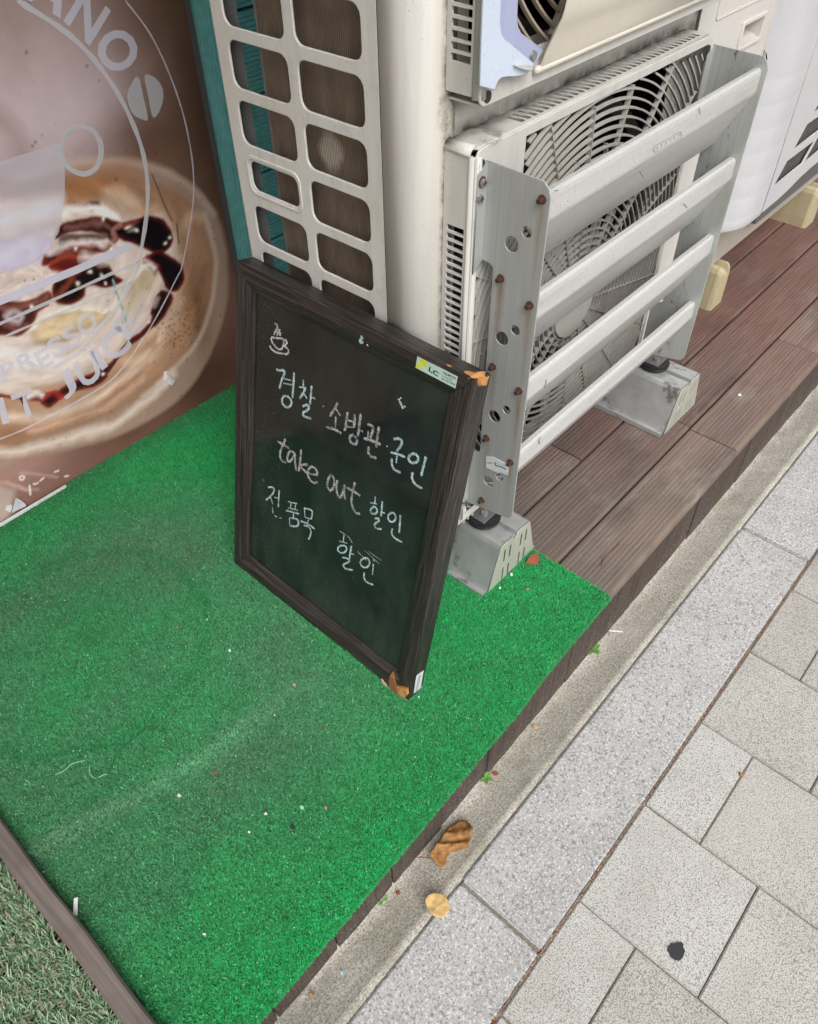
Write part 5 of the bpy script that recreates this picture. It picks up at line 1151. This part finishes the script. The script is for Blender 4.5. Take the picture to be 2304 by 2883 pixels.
A_ = [[[(0.08, 0.5255), (0.0857, 0.5244), (0.0855, 0.5194), (0.0817, 0.5128), (0.0796, 0.5066)], [(0.0878, 0.5215), (0.0846, 0.5156), (0.0878, 0.5127), (0.0857, 0.5085)], [(0.0925, 0.5207), (0.09, 0.5161), (0.0933, 0.5144), (0.0919, 0.5106)], [(0.0735, 0.5006), (0.0864, 0.5042), (0.0998, 0.5085)], [(0.0728, 0.5), (0.0755, 0.4934), (0.0825, 0.4893), (0.0897, 0.4875), (0.0963, 0.4895), (0.1, 0.4947), (0.1018, 0.5023), (0.1014, 0.5085)], [(0.1015, 0.5075), (0.1061, 0.5087), (0.1086, 0.505), (0.1044, 0.4982), (0.1071, 0.4973)], [(0.0706, 0.4854), (0.0745, 0.4813), (0.0854, 0.4802), (0.0971, 0.4829), (0.1098, 0.4872), (0.1134, 0.4926), (0.1104, 0.4964), (0.1061, 0.4976)]], [[(0.0881, 0.4518), (0.0953, 0.4533), (0.1063, 0.4575), (0.1052, 0.449), (0.101, 0.4391), (0.0965, 0.4217)], [(0.1055, 0.4438), (0.122, 0.4477)], [(0.1049, 0.4354), (0.126, 0.4418)], [(0.1279, 0.4641), (0.1281, 0.4457), (0.1276, 0.4194)], [(0.1075, 0.4138), (0.1039, 0.4039), (0.1085, 0.3976), (0.1182, 0.3984), (0.125, 0.4062), (0.1252, 0.4137), (0.1182, 0.4169), (0.1081, 0.4147)]], [[(0.1497, 0.4609), (0.1499, 0.4501)], [(0.1411, 0.4447), (0.1568, 0.4505)], [(0.1547, 0.4487), (0.1509, 0.439), (0.1437, 0.4262)], [(0.1501, 0.4404), (0.16, 0.433)], [(0.1675, 0.4593), (0.1677, 0.444), (0.1671, 0.4262)], [(0.1681, 0.4397), (0.1776, 0.4411)], [(0.1512, 0.4157), (0.1605, 0.4224), (0.1653, 0.4205), (0.1613, 0.4131), (0.1537, 0.4058), (0.1553, 0.4002), (0.1646, 0.4019), (0.1715, 0.4038)]], [[(0.1952, 0.4372), (0.1962, 0.4359)]], [[(0.224, 0.4562), (0.2194, 0.4432), (0.2103, 0.4265)], [(0.2196, 0.4459), (0.2321, 0.4378)], [(0.223, 0.4317), (0.224, 0.4133)], [(0.2058, 0.4053), (0.2234, 0.4094), (0.2384, 0.4096)]], [[(0.2457, 0.4504), (0.2451, 0.4379), (0.2448, 0.4235), (0.2424, 0.417)], [(0.2592, 0.4533), (0.2615, 0.444), (0.261, 0.4315)], [(0.2484, 0.4377), (0.2619, 0.4407)], [(0.2456, 0.4257), (0.261, 0.4315)], [(0.2718, 0.4602), (0.2711, 0.4434), (0.271, 0.4214)], [(0.2735, 0.4333), (0.2798, 0.4337)], [(0.2626, 0.4199), (0.2558, 0.4138), (0.2563, 0.4068), (0.2626, 0.4037), (0.2696, 0.4081), (0.2696, 0.4154), (0.2634, 0.4185)]], [[(0.286, 0.449), (0.2929, 0.4506), (0.2983, 0.449), (0.2968, 0.4387), (0.2949, 0.4307)], [(0.2894, 0.4394), (0.2902, 0.4275)], [(0.2823, 0.4235), (0.2965, 0.4271), (0.3157, 0.4299)], [(0.3084, 0.4565), (0.3078, 0.4407), (0.3079, 0.4206)], [(0.2941, 0.4153), (0.2944, 0.4056), (0.3013, 0.402), (0.3114, 0.4045)]], [[(0.3271, 0.4334), (0.3283, 0.4323)]], [[(0.3375, 0.4501), (0.3465, 0.4553), (0.353, 0.454), (0.3513, 0.4446), (0.3462, 0.4342)], [(0.3359, 0.4268), (0.3507, 0.4313), (0.3633, 0.4327)], [(0.3481, 0.4291), (0.3485, 0.4153)], [(0.3395, 0.4185), (0.3415, 0.4089), (0.3476, 0.4032), (0.3594, 0.4046)]], [[(0.3771, 0.4469), (0.3699, 0.4388), (0.3699, 0.4319), (0.3763, 0.4306), (0.384, 0.4359), (0.3859, 0.4429), (0.381, 0.4468), (0.3754, 0.4456)], [(0.3979, 0.4526), (0.3967, 0.4349), (0.3956, 0.4187)], [(0.3805, 0.4166), (0.3808, 0.407), (0.3879, 0.4003), (0.4015, 0.4004)]], [[(0.1165, 0.339), (0.1096, 0.3196), (0.105, 0.303), (0.11, 0.2933), (0.1214, 0.2953)], [(0.0978, 0.3246), (0.1118, 0.3257), (0.1269, 0.3261)]], [[(0.1409, 0.3228), (0.1297, 0.322), (0.1242, 0.311), (0.1236, 0.3006), (0.131, 0.3035), (0.1403, 0.3205)], [(0.1408, 0.3237), (0.1422, 0.3063), (0.1463, 0.2922)]], [[(0.1545, 0.3378), (0.1538, 0.3166), (0.1519, 0.2933)], [(0.1721, 0.3183), (0.1546, 0.3065), (0.1736, 0.301)]]]
B_ = [[[(0.1745, 0.3029), (0.1934, 0.3102), (0.1915, 0.3185), (0.1817, 0.3195), (0.1739, 0.309), (0.1738, 0.298), (0.1821, 0.2915), (0.1908, 0.2923), (0.1957, 0.2982)]], [[(0.2247, 0.3276), (0.2196, 0.316), (0.2189, 0.3029), (0.2249, 0.2972), (0.2315, 0.3046), (0.2331, 0.318), (0.2291, 0.3256), (0.2241, 0.3273)]], [[(0.2395, 0.3252), (0.2382, 0.3102), (0.2427, 0.2983), (0.2482, 0.2968), (0.2531, 0.3078), (0.255, 0.325)], [(0.255, 0.325), (0.256, 0.3095), (0.2594, 0.2988)]], [[(0.2756, 0.3417), (0.2736, 0.3231), (0.2734, 0.3015), (0.28, 0.2908), (0.2866, 0.2875), (0.2941, 0.2923)], [(0.2605, 0.3224), (0.2756, 0.3238), (0.2897, 0.3234)]], [[(0.3192, 0.3394), (0.3199, 0.3259)], [(0.3116, 0.3228), (0.3244, 0.328)], [(0.3184, 0.3192), (0.3134, 0.3106), (0.3171, 0.3057), (0.3243, 0.31), (0.3265, 0.3175), (0.3217, 0.3205), (0.3166, 0.3182)], [(0.3337, 0.3387), (0.3348, 0.3233), (0.3352, 0.3112)], [(0.3355, 0.3193), (0.342, 0.3209)], [(0.3239, 0.2999), (0.3311, 0.3042), (0.3326, 0.3007), (0.3262, 0.2913), (0.3262, 0.285), (0.333, 0.2855), (0.3399, 0.2892)]], [[(0.3548, 0.3296), (0.349, 0.3212), (0.3508, 0.3135), (0.3575, 0.3136), (0.3629, 0.3208), (0.3625, 0.3284), (0.3575, 0.3306), (0.3535, 0.3286)], [(0.3711, 0.3353), (0.3728, 0.318), (0.3742, 0.3029)], [(0.3602, 0.3032), (0.3604, 0.2943), (0.3665, 0.2891), (0.3825, 0.2902)]], [[(0.0788, 0.2204), (0.0882, 0.2267), (0.0943, 0.2262), (0.0924, 0.2162), (0.0833, 0.202), (0.0739, 0.1899)], [(0.0856, 0.2053), (0.0924, 0.1931)], [(0.1073, 0.231), (0.1072, 0.2127), (0.107, 0.1946)], [(0.0964, 0.2095), (0.106, 0.213)], [(0.092, 0.1858), (0.0942, 0.1727)], [(0.0985, 0.1707), (0.1059, 0.1714)], [(0.1115, 0.1731), (0.1167, 0.1759)]], [[(0.1307, 0.22), (0.1535, 0.2288)], [(0.1387, 0.2231), (0.1373, 0.2104)], [(0.1501, 0.2278), (0.1487, 0.2151)], [(0.1316, 0.207), (0.1556, 0.2163)], [(0.1273, 0.1989), (0.1436, 0.2051), (0.1596, 0.2107)], [(0.1464, 0.2058), (0.1462, 0.1956)], [(0.1364, 0.1888), (0.1387, 0.1728)], [(0.1376, 0.1895), (0.1537, 0.1962), (0.1591, 0.1934), (0.1581, 0.1847), (0.1503, 0.1779), (0.1392, 0.1731)]], [[(0.1707, 0.2304), (0.1745, 0.2127)], [(0.1707, 0.2301), (0.1873, 0.235), (0.1905, 0.2301), (0.189, 0.2175)], [(0.1745, 0.2127), (0.189, 0.2175)], [(0.1824, 0.2145), (0.182, 0.2053)], [(0.1641, 0.198), (0.1811, 0.2028), (0.1995, 0.2025)], [(0.1726, 0.1936), (0.1838, 0.1984), (0.1908, 0.1927), (0.1899, 0.1821), (0.1862, 0.1716)]], [[(0.2657, 0.2315), (0.2654, 0.2167)], [(0.2573, 0.2126), (0.2747, 0.2193)], [(0.2653, 0.2094), (0.2566, 0.2002), (0.2565, 0.1922), (0.2641, 0.1921), (0.2719, 0.1992), (0.2745, 0.2078), (0.2704, 0.2111), (0.2637, 0.208)], [(0.2842, 0.22), (0.2832, 0.2036), (0.2831, 0.1915)], [(0.2832, 0.2036), (0.2917, 0.2068)], [(0.2673, 0.1842), (0.2786, 0.1896), (0.2833, 0.1867), (0.2759, 0.1767), (0.2713, 0.1696), (0.2782, 0.167), (0.2935, 0.1743)]], [[(0.3163, 0.2158), (0.3083, 0.2062), (0.3074, 0.1977), (0.3141, 0.1946), (0.3226, 0.2009), (0.3263, 0.2113), (0.3222, 0.2174), (0.3149, 0.2151)], [(0.333, 0.2234), (0.3351, 0.2205)], [(0.334, 0.2145), (0.3353, 0.1926)], [(0.3185, 0.1862), (0.319, 0.1754), (0.3261, 0.1702), (0.3402, 0.1739)]]]
ma = ['chalk_white', 'chalk_cyan', 'chalk_cyan', 'chalk_white', 'chalk_grey', 'chalk_grey', 'chalk_grey', 'chalk_white', 'chalk_cyan', 'chalk_cyan', 'chalk_grey', 'chalk_grey', 'chalk_grey']
mb = ['chalk_grey', 'chalk_grey', 'chalk_grey', 'chalk_grey'] + ['chalk_cyan'] * 7
for k, (st, mt) in enumerate(zip(A_, ma)): chalk('chalk_drawing' if k == 0 else ('chalk_dot' if k in (3, 7) else 'chalk_letter'), st, mt, .0030 if k == 0 else (.0042 if mt == 'chalk_grey' else .0038), 'white chalk drawing of a steaming cup' if k == 0 else None)
for st, mt in zip(B_, mb): chalk('chalk_letter', st, mt, .0040 if mt == 'chalk_grey' else .0031)
chalk('chalk_scuff', [[(0.3357, 0.5143), (0.341, 0.5084), (0.3466, 0.5034)], [(0.339, 0.5174), (0.3405, 0.5162)], [(0.347, 0.5088), (0.3505, 0.5062)]], 'chalk_white', .0028)
chalk('chalk_scuff', [[(0.2983, 0.2173), (0.3199, 0.212)], [(0.3133, 0.229), (0.3449, 0.2227)], [(0.3211, 0.2321), (0.3496, 0.2316)], [(0.2549, 0.2325), (0.2751, 0.2335), (0.2855, 0.2266)], [(0.0647, 0.2313), (0.0661, 0.2272)]], 'chalk_grey', .0012)
chalk('chalk_scuff', [[(0.2658, 0.5812), (0.2699, 0.5794), (0.2657, 0.5752), (0.2726, 0.5745)], [(0.2678, 0.5808), (0.265, 0.5729), (0.2715, 0.573)], [(0.2775, 0.5739), (0.2815, 0.5731)]], 'chalk_cyan', .0028)
board.children[-1].location = (0, 0, .0118) if False else (0, 0, 0)
for o in list(board.children):
    if o.name.startswith('chalk_scuff') and o == board.children[-1]: pass
sc_ = [o for o in C.objects if o.name.startswith('chalk_scuff')][-1]; sc_.data.transform(Matrix.Translation((0, 0, .0121)))
# maker's label
SQ = [(.3655, .5928), (.4318, .5926), (.4320, .5763), (.3653, .5765)]
lab = plate('maker_label', Matrix.Translation((0, 0, .0004)), SQ, [], .0006, 'sticker', board)
def LW(a, b): return (a, b, .0009)
def LBL(kx, ky): return None
fit_text('label_print', 'LC', *[(0.3866, 0.5811), (0.4031, 0.5796), (0.3872, 0.5876)], LW, 'black_ink', lab, .03)
fit_text('label_print', 'THE-MOON', *[(0.4086, 0.587), (0.4298, 0.5875), (0.4088, 0.5901)], LW, 'black_ink', lab, .01)
fit_text('label_print', '소비자상담실', *[(0.4082, 0.5825), (0.4243, 0.5831), (0.4083, 0.5851)], LW, 'black_ink', lab, .0)
fit_text('label_print', '080-787-7878', *[(0.4083, 0.579), (0.4302, 0.5793), (0.4084, 0.5815)], LW, 'black_ink', lab, .01)
plate('label_emblem', Matrix.Translation((0, 0, .0009)), [(0.3664, 0.5783), (0.3729, 0.592), (0.3847, 0.5915), (0.3817, 0.5847), (0.3792, 0.5849), (0.3778, 0.5868), (0.3738, 0.587), (0.3712, 0.5847), (0.3745, 0.5847), (0.3762, 0.5836), (0.3753, 0.5783)], [], .0002, 'yellow_ink', lab)
me = plate_me([(-.030, .010), (-.012, .010), (-.010, .056), (-.028, .056)], [], .0006); me.transform(Matrix(((0, 0, 1, BW + .0004), (0, 1, 0, 0), (1, 0, 0, 0), (0, 0, 0, 1)))); sl = link('side_label', me, 'wsticker', board)
me = strokes_me('label_print', [[(-.022, .014 + .004 * k), (-.015, .014 + .004 * k)] for k in range(10)], .0012, 0, .0003, False); me.transform(Matrix(((0, 0, 1, BW + .0008), (0, 1, 0, 0), (1, 0, 0, 0), (0, 0, 0, 1)))); link('label_print', me, 'black_ink', sl)
def lump(name, c, r, mat, seed, flatten=(1, 1, 1), n=2):
    bm = bmesh.new(); bmesh.ops.create_icosphere(bm, subdivisions=n, radius=1.0); rr = random.Random(seed)
    for v in bm.verts:
        k = 1 + rr.uniform(-.28, .28); v.co = Vector((c[0] + v.co.x * r * flatten[0] * k, c[1] + v.co.y * r * flatten[1] * k, c[2] + v.co.z * r * flatten[2] * k))
    return bm_obj(name, bm, mat, board)
lump('broken_corner', (BW - .005, BH - .0055, -.018), .0105, 'fibre', 3, (1.0, .85, 1.55), 2)
lump('broken_corner', (BW - .016, BH - .001, -.012), .006, 'fibre', 4, (1.5, .5, 1.1), 2)
lump('broken_chip', (BW - .045, BH - .0006, -.006), .0035, 'fibre', 8, (1.6, .35, 1), 1)
lump('broken_chip', (.255, BH - .0006, -.012), .002, 'fibre', 9, (1, .4, 1), 1)
def shard(name, P, w0, h, mat):
    bm = bmesh.new(); lo = [bm.verts.new((p[0], p[1], w0)) for p in P]; hi = [bm.verts.new((p[0], p[1], w0 + h * random.uniform(.6, 1.2))) for p in P]; n = len(P)
    for k in range(n): bm.faces.new((lo[k], lo[(k + 1) % n], hi[(k + 1) % n], hi[k]))
    bm.faces.new(hi); bm.faces.new(lo[::-1]); bmesh.ops.triangulate(bm, faces=bm.faces); return bm_obj(name, bm, mat, board)
shard('broken_corner', [(0.4119, 0.0172), (0.4146, 0.0298), (0.4168, 0.0388), (0.4218, 0.0257), (0.4291, 0.0165), (0.4357, 0.0056), (0.4415, -0.0008), (0.4367, -0.0114), (0.4279, -0.0151), (0.4173, -0.0033)], -.003, .006, 'fibredark')
shard('broken_corner', [(0.4304, 0.0166), (0.4408, 0.0241), (0.4534, 0.0305), (0.4557, 0.0181), (0.4521, 0.0076), (0.4443, -0.0009), (0.437, 0.0036)], -.004, .007, 'fibre')
shard('peeled_veneer', [(0.3982, 0.007), (0.4087, 0.0014), (0.4194, -0.0051), (0.4285, -0.0108), (0.4237, -0.0193), (0.4152, -0.0205), (0.407, -0.0203), (0.4036, -0.0052)], .001, .0022, 'pinkveneer')
lump('broken_corner', (BW - .018, .0035, -.012), .011, 'fibredark', 5, (1.1, .6, .7), 2)
lump('broken_corner', (BW - .009, .003, -.009), .010, 'fibre', 6, (.9, .8, .8), 2)
lump('broken_corner', (.003, .012, -.010), .010, 'fibredark', 7, (.5, 1.35, .9), 2)
# ================================================================== LEAVES, WEEDS AND LITTER
def leaf_obj(name, outline, z0, mat, bend, seed, label):
    pts = catmull(outline, 3, True); cx = sum(p[0] for p in pts) / len(pts); cy = sum(p[1] for p in pts) / len(pts)
    rings = 7; vs = []; n = len(pts)
    for k in range(1, rings + 1):
        f_ = k / rings
        for p in pts: vs.append([cx + (p[0] - cx) * f_, cy + (p[1] - cy) * f_])
    vs.append([cx, cy]); V = np.array(vs); h = bend(V[:, 0] - cx, V[:, 1] - cy) + (fbm(V[:, 0], V[:, 1], 90, seed) - .5) * .008
    h = h - h.min() + z0 + .0015
    fs = []
    for k in range(rings - 1):
        for i in range(n): fs.append((k * n + i, (k + 1) * n + i, (k + 1) * n + (i + 1) % n, k * n + (i + 1) % n))
    for i in range(n): fs.append((len(vs) - 1, i, (i + 1) % n))
    top = [(V[i, 0], V[i, 1], h[i]) for i in range(len(vs))]
    o = mesh(name, top, fs, mat, None, True); mod = o.modifiers.new('thick', 'SOLIDIFY'); mod.thickness = .0006; return o, (cx, cy)
o, c0 = leaf_obj('dry_leaf', [(0.455, 0.302), (0.4393, 0.3092), (0.4265, 0.3132), (0.4147, 0.3077), (0.3993, 0.3067), (0.3855, 0.3041), (0.373, 0.3042), (0.3701, 0.2954), (0.3705, 0.2791), (0.3859, 0.2743), (0.4006, 0.2706), (0.4064, 0.2613), (0.4226, 0.2637), (0.438, 0.2707), (0.4509, 0.277), (0.4574, 0.2907)], GZ - .034, 'leafbrown', lambda x, y: .012 * np.exp(-(((x + y) * .7 + .004) / .006) ** 2) + .010 * np.exp(-(((x + y) * .7 - .014) / .007) ** 2) + 10 * ((x - y) * .7) ** 2, 31, '')
setp(o, 'large curled brown dead leaf on the concrete strip below the deck edge', 'leaf')
lst = tube('leaf_stem', [(*p, GZ - .022) for p in [(0.3738, 0.296), (0.3663, 0.3057), (0.3596, 0.3143), (0.3528, 0.3199)]], .0009, 'redchip', o)
vein = [(0.3653, 0.2758), (0.3922, 0.2724), (0.4172, 0.2756), (0.4357, 0.287)]
o, c0 = leaf_obj('dry_leaf', [(0.3209, 0.2585), (0.3085, 0.2591), (0.3024, 0.2505), (0.299, 0.2383), (0.3018, 0.2273), (0.3102, 0.2212), (0.3211, 0.222), (0.3286, 0.2278), (0.3325, 0.238), (0.3312, 0.2486)], GZ + .002, 'leafyellow', lambda x, y: .35 * x * x * 10 + 2.0 * y * y, 33, '')
setp(o, 'round pale yellow leaf lying half on the granite kerb', 'leaf')
def weed(name, c, n, r, label, seed):
    c_z = conc(c[1]) - .003; t = thing(name, (c[0], c[1], c_z), label, 'weed'); rr = random.Random(seed)
    for k in range(n):
        a = 2 * PI * k / n + rr.uniform(-.4, .4); L_ = r * rr.uniform(.75, 1.1); vs = []; fs = []
        for i in range(6):
            s_ = i / 5; w = L_ * .30 * math.sin(PI * min(.12 + .88 * s_, .97)) * (1 if i else .2)
            p = Vector((c[0] + math.cos(a) * L_ * s_, c[1] + math.sin(a) * L_ * s_, c_z + .010 + .6 * L_ * s_ * (1 - .7 * s_))); q = Vector((-math.sin(a), math.cos(a), 0)) * w
            vs += [p - q, p + Vector((0, 0, -.0012)), p + q]
        for i in range(5):
            for j in range(2): fs.append((3 * i + j, 3 * i + j + 1, 3 * i + j + 4, 3 * i + j + 3))
        mesh('leaf_blade', vs, fs, 'weed', t, True)
    return t
weed('weed', (0.9081, 0.3259), 4, .020, 'small green weed sprouting at the foot of the deck fascia, largest of the three', 1)
weed('weed', (0.5488, 0.3206), 5, .013, 'tiny star-shaped green weed between two fascia joints near the brown leaf', 2)
weed('weed', (0.2752, 0.3198), 2, .011, 'tiny two-leaf green sprout at the fascia foot, nearest the camera', 3)

bits = [  # (name, pixel polygon centre given as metres, size, mat, z, label, cat)
 ('white_chip', (0.3621, 0.7603), .0050, 'chip', .009, 'white chip on the carpet below the lower left chalkboard corner, biggest of those there', 'chip'),
 ('white_chip', (0.3783, 0.8439), .0036, 'chip', .009, 'small white chip on the carpet left of the biggest white chip by the chalkboard', 'chip'),
 ('white_chip', (0.1422, 0.6126), .0056, 'chip', .009, 'angular white chip on mid carpet near the red-brown flakes', 'chip'),
 ('white_chip', (0.2107, 0.4915), .0048, 'chip', .009, 'square white chip on the carpet beside the dark flake', 'chip'),
 ('white_chip', (0.176, 0.4895), .0036, 'chip', .009, 'small white chip on the carpet below the square white chip', 'chip'),
 ('white_chip', (0.0458, 0.4295), .0042, 'chip', .009, 'pale round chip alone on the near part of the carpet', 'chip'),
 ('white_chip', (0.5113, 0.4479), .0038, 'chip', .009, 'white chip beside the broken bottom corner of the chalkboard', 'chip'),
 ('white_chip', (0.3294, 0.6051), .0038, 'chip', .009, 'oval white chip on the carpet below the tan flake', 'chip'),
 ('tan_flake', (0.3896, 0.6223), .0070, 'pinkveneer', .009, 'thin tan flake on the carpet left of the broken chalkboard corner', 'flake'),
 ('dark_flake', (0.2237, 0.446), .0070, 'dark', .009, 'dark rectangular flake on the carpet', 'flake'),
 ('mint_flake', (0.2528, 0.4574), .0068, 'mint', .009, 'mint green curved flake on the carpet above the dark flake', 'flake'),
 ('red_flake', (0.201, 0.6008), .0065, 'redchip', .009, 'red-brown flakes clumped on the middle of the carpet', 'flake'),
 ('red_flake', (0.2763, 0.4298), .0055, 'tanchip', .009, 'light brown flake right of the mint flake', 'flake'),
 ('red_flake', (0.3663, 0.5279), .0050, 'redchip', .009, 'small red-brown splinter on the carpet below the chalkboard', 'flake'),
 ('grey_pebble', (0.8174, 0.4438), .0075, 'concrete', .009, 'small grey pebble on the carpet near the rail end', 'pebble'),
 ('white_chip', (0.8274, 0.488), .0075, 'chip', .009, 'white crumb against the slotted end of the rail', 'chip'),
 ('white_chip', (0.7865, 0.4848), .0055, 'chip', .009, 'white crumb on the carpet nearest the rail flange corner', 'chip'),
 ('tan_flake', (0.107, 0.3108), .0085, 'tanchip', 'conc', 'orange tan flake on the near concrete strip', 'flake'),
 ('dry_bit', (0.5676, 0.3147), .0095, 'terra', 'conc', 'orange-brown dry bit beside the tiny star weed', 'leaf bit'),
 ('dry_bit', (0.3001, 0.3091), .0075, 'terra', 'conc', 'orange-brown dry bit beside the two-leaf sprout', 'leaf bit'),
 ('dry_bit', (0.6906, 0.313), .0090, 'leafyellow', 'conc', 'yellowish leaf scrap on the concrete below the carpet edge', 'leaf bit'),
 ('dry_bit', (1.2786, 0.3248), .0090, 'tanchip', 'conc', 'tan leaf scrap on the concrete beside the bare deck boards', 'leaf bit'),
 ('cyan_chip', (0.1574, 0.2954), .0055, 'cyan', 'conc', 'light blue chip on the near concrete strip', 'chip'),
 ('dry_bit', (0.8245, -0.0192), .0085, 'leafbrown', GZ + .001, 'brown leaf scrap in a joint between pavers', 'leaf bit'),
 ('white_chip', (1.6431, 0.4076), .0095, 'wsticker', .001, 'pale shard on the red front deck board', 'chip'),
]
rr = random.Random(12)
for (nm, c, s_, mt, z0, lb, ct) in bits:
    n = rr.choice([5, 6, 7]); a0 = rr.uniform(0, 6); ex = rr.uniform(.55, .9); th = rr.uniform(0, 3)
    P = []
    for k in range(n):
        a = a0 + 2 * PI * k / n; r = s_ * .66 * rr.uniform(.75, 1.15); u, w = r * math.cos(a), r * math.sin(a) * ex
        P.append((c[0] + u * math.cos(th) - w * math.sin(th), c[1] + u * math.sin(th) + w * math.cos(th)))
    if z0 == 'conc': z0 = conc(c[1]) + .002
    o = chunk(nm, P, Matrix.Translation((0, 0, z0)), s_ * .25, mt); setp(o, lb, ct)
o = chunk('terracotta_shard', [(0.8658, 0.4837), (0.8833, 0.4874), (0.8962, 0.4847), (0.9004, 0.4774), (0.8949, 0.4692), (0.8809, 0.4639), (0.8726, 0.4711)], Matrix.Translation((0, 0, .010)), .006, 'terra'); setp(o, 'terracotta shard on the carpet edge beside the rail', 'shard')
gq = catmull([(0.4976, -0.0555), (0.5078, -0.0577), (0.5161, -0.0671), (0.5129, -0.0749), (0.5029, -0.0786), (0.4915, -0.0749), (0.4888, -0.0663), (0.4925, -0.0592)], 5, True); gc = Vector((sum(p[0] for p in gq) / len(gq), sum(p[1] for p in gq) / len(gq)))
gq = [tuple(gc + (Vector(p) - gc) * random.uniform(.88, 1.10)) for p in gq]
o = plate('gum_spot', frame_xy(GZ + .0016), gq, [], .0012, 'tar'); setp(o, 'flattened black gum spot on a paver', 'gum spot')
def strip(name, P, z0, w, mat, label, cat):
    a, b = Vector(P[0]), Vector(P[1]); d = (b - a).normalized(); q = Vector((-d.y, d.x)) * w * .5
    bm = bmesh.new(); c = [a - q, b - q, b + q, a + q]; lo = [bm.verts.new((p.x, p.y, z0)) for p in c]; hi = [bm.verts.new((p.x, p.y, z0 + .0012)) for p in c]
    for k in range(4): bm.faces.new((lo[k], lo[(k + 1) % 4], hi[(k + 1) % 4], hi[k]))
    bm.faces.new(hi); bm.faces.new(lo[::-1]); o = bm_obj(name, bm, mat); setp(o, label, cat)
strip('white_strip', [(-0.0437, 0.6), (-0.0572, 0.5801)], .0115, .0055, 'whitestrip', 'white plastic strip on the carpet beside the timber edging', 'strip')
strip('paper_stick', [(0.9629, 0.3215), (0.979, 0.2987)], GZ - .036, .003, 'whitestrip', 'white paper stick on the concrete strip by the fascia', 'stick')
o = tube('dark_thread', [(*p, .0125) for p in catmull([(0.1904, 0.7125), (0.1854, 0.728), (0.1801, 0.7431), (0.1668, 0.7426), (0.1451, 0.7433), (0.1246, 0.743), (0.1039, 0.7327), (0.09, 0.7217), (0.0856, 0.7133)], 3)], .0007, 'backing'); setp(o, 'long dark green thread lying on the carpet', 'thread')
o = tube('pale_thread', [(*p, .0125) for p in catmull([(0.0345, 0.7841), (0.0475, 0.7794), (0.0626, 0.78), (0.0781, 0.7694)], 3)], .0006, 'mint'); setp(o, 'pale green thread at the left of the dark thread', 'thread')
o = tube('pale_thread', [(*p, .0125) for p in catmull([(0.0783, 0.7579), (0.0707, 0.7438), (0.0729, 0.7311), (0.0849, 0.7267), (0.0903, 0.7222)], 3)], .0006, 'mint'); setp(o, 'pale green looped thread touching the dark thread', 'thread')
o = tube('dry_twig', [(*p, .0022) for p in [(1.0361, 0.3758), (1.0118, 0.376), (0.9942, 0.378), (0.9832, 0.3796), (0.9631, 0.3702)]], .0009, 'terra'); setp(o, 'thin reddish twig on the front deck board', 'twig')
# uncountable crumbs: along the paver joint, at the fascia foot and over the carpet
def crumbs(name, spots, mat):
    vs, fs = [], []
    for (x, y, z, s_) in spots:
        b = len(vs); a = rr.uniform(0, 3); 
        for k in range(4): vs.append((x + s_ * math.cos(a + k * PI / 2) * rr.uniform(.5, 1), y + s_ * math.sin(a + k * PI / 2) * rr.uniform(.35, .8), z))
        vs.append((x, y, z + s_ * .6)); fs += [(b, b + 1, b + 4), (b + 1, b + 2, b + 4), (b + 2, b + 3, b + 4), (b + 3, b, b + 4)]
    o = mesh(name, vs, fs, mat); o['kind'] = 'stuff'; return o
sp = [(rr.uniform(-.1, 1.6), rr.uniform(.0805, .0865), GZ - .004, rr.uniform(.0012, .0036)) for k in range(620)]
crumbs('joint_debris', sp[:300], 'terra'); crumbs('joint_debris', sp[300:520], 'tanchip'); crumbs('joint_debris', sp[520:], 'leafyellow')
crumbs('grit', [(rr.uniform(-.1, 2.2), (y_ := .326 - abs(rr.gauss(0, .012))), conc(y_) + .002, rr.uniform(.0008, .0022)) for k in range(500)], 'concrete')
crumbs('grit', [(rr.uniform(-.1, 2.2), (y_ := rr.uniform(.242, .325)), conc(y_) + .002, rr.uniform(.0008, .0018)) for k in range(120)], 'terra')
crumbs('carpet_crumbs', [(rr.uniform(CX0, .9), rr.uniform(CY0 + .02, 1.3), .0105, rr.uniform(.0008, .0018)) for k in range(330)], 'chip')
crumbs('carpet_crumbs', [(rr.uniform(CX0, .9), rr.uniform(CY0 + .02, 1.3), .0105, rr.uniform(.0010, .0024)) for k in range(90)], 'redchip')
crumbs('deck_crumbs', [(rr.uniform(.92, 2.3), rr.uniform(.33, .6), .0005, rr.uniform(.0006, .0014)) for k in range(70)], 'chip')
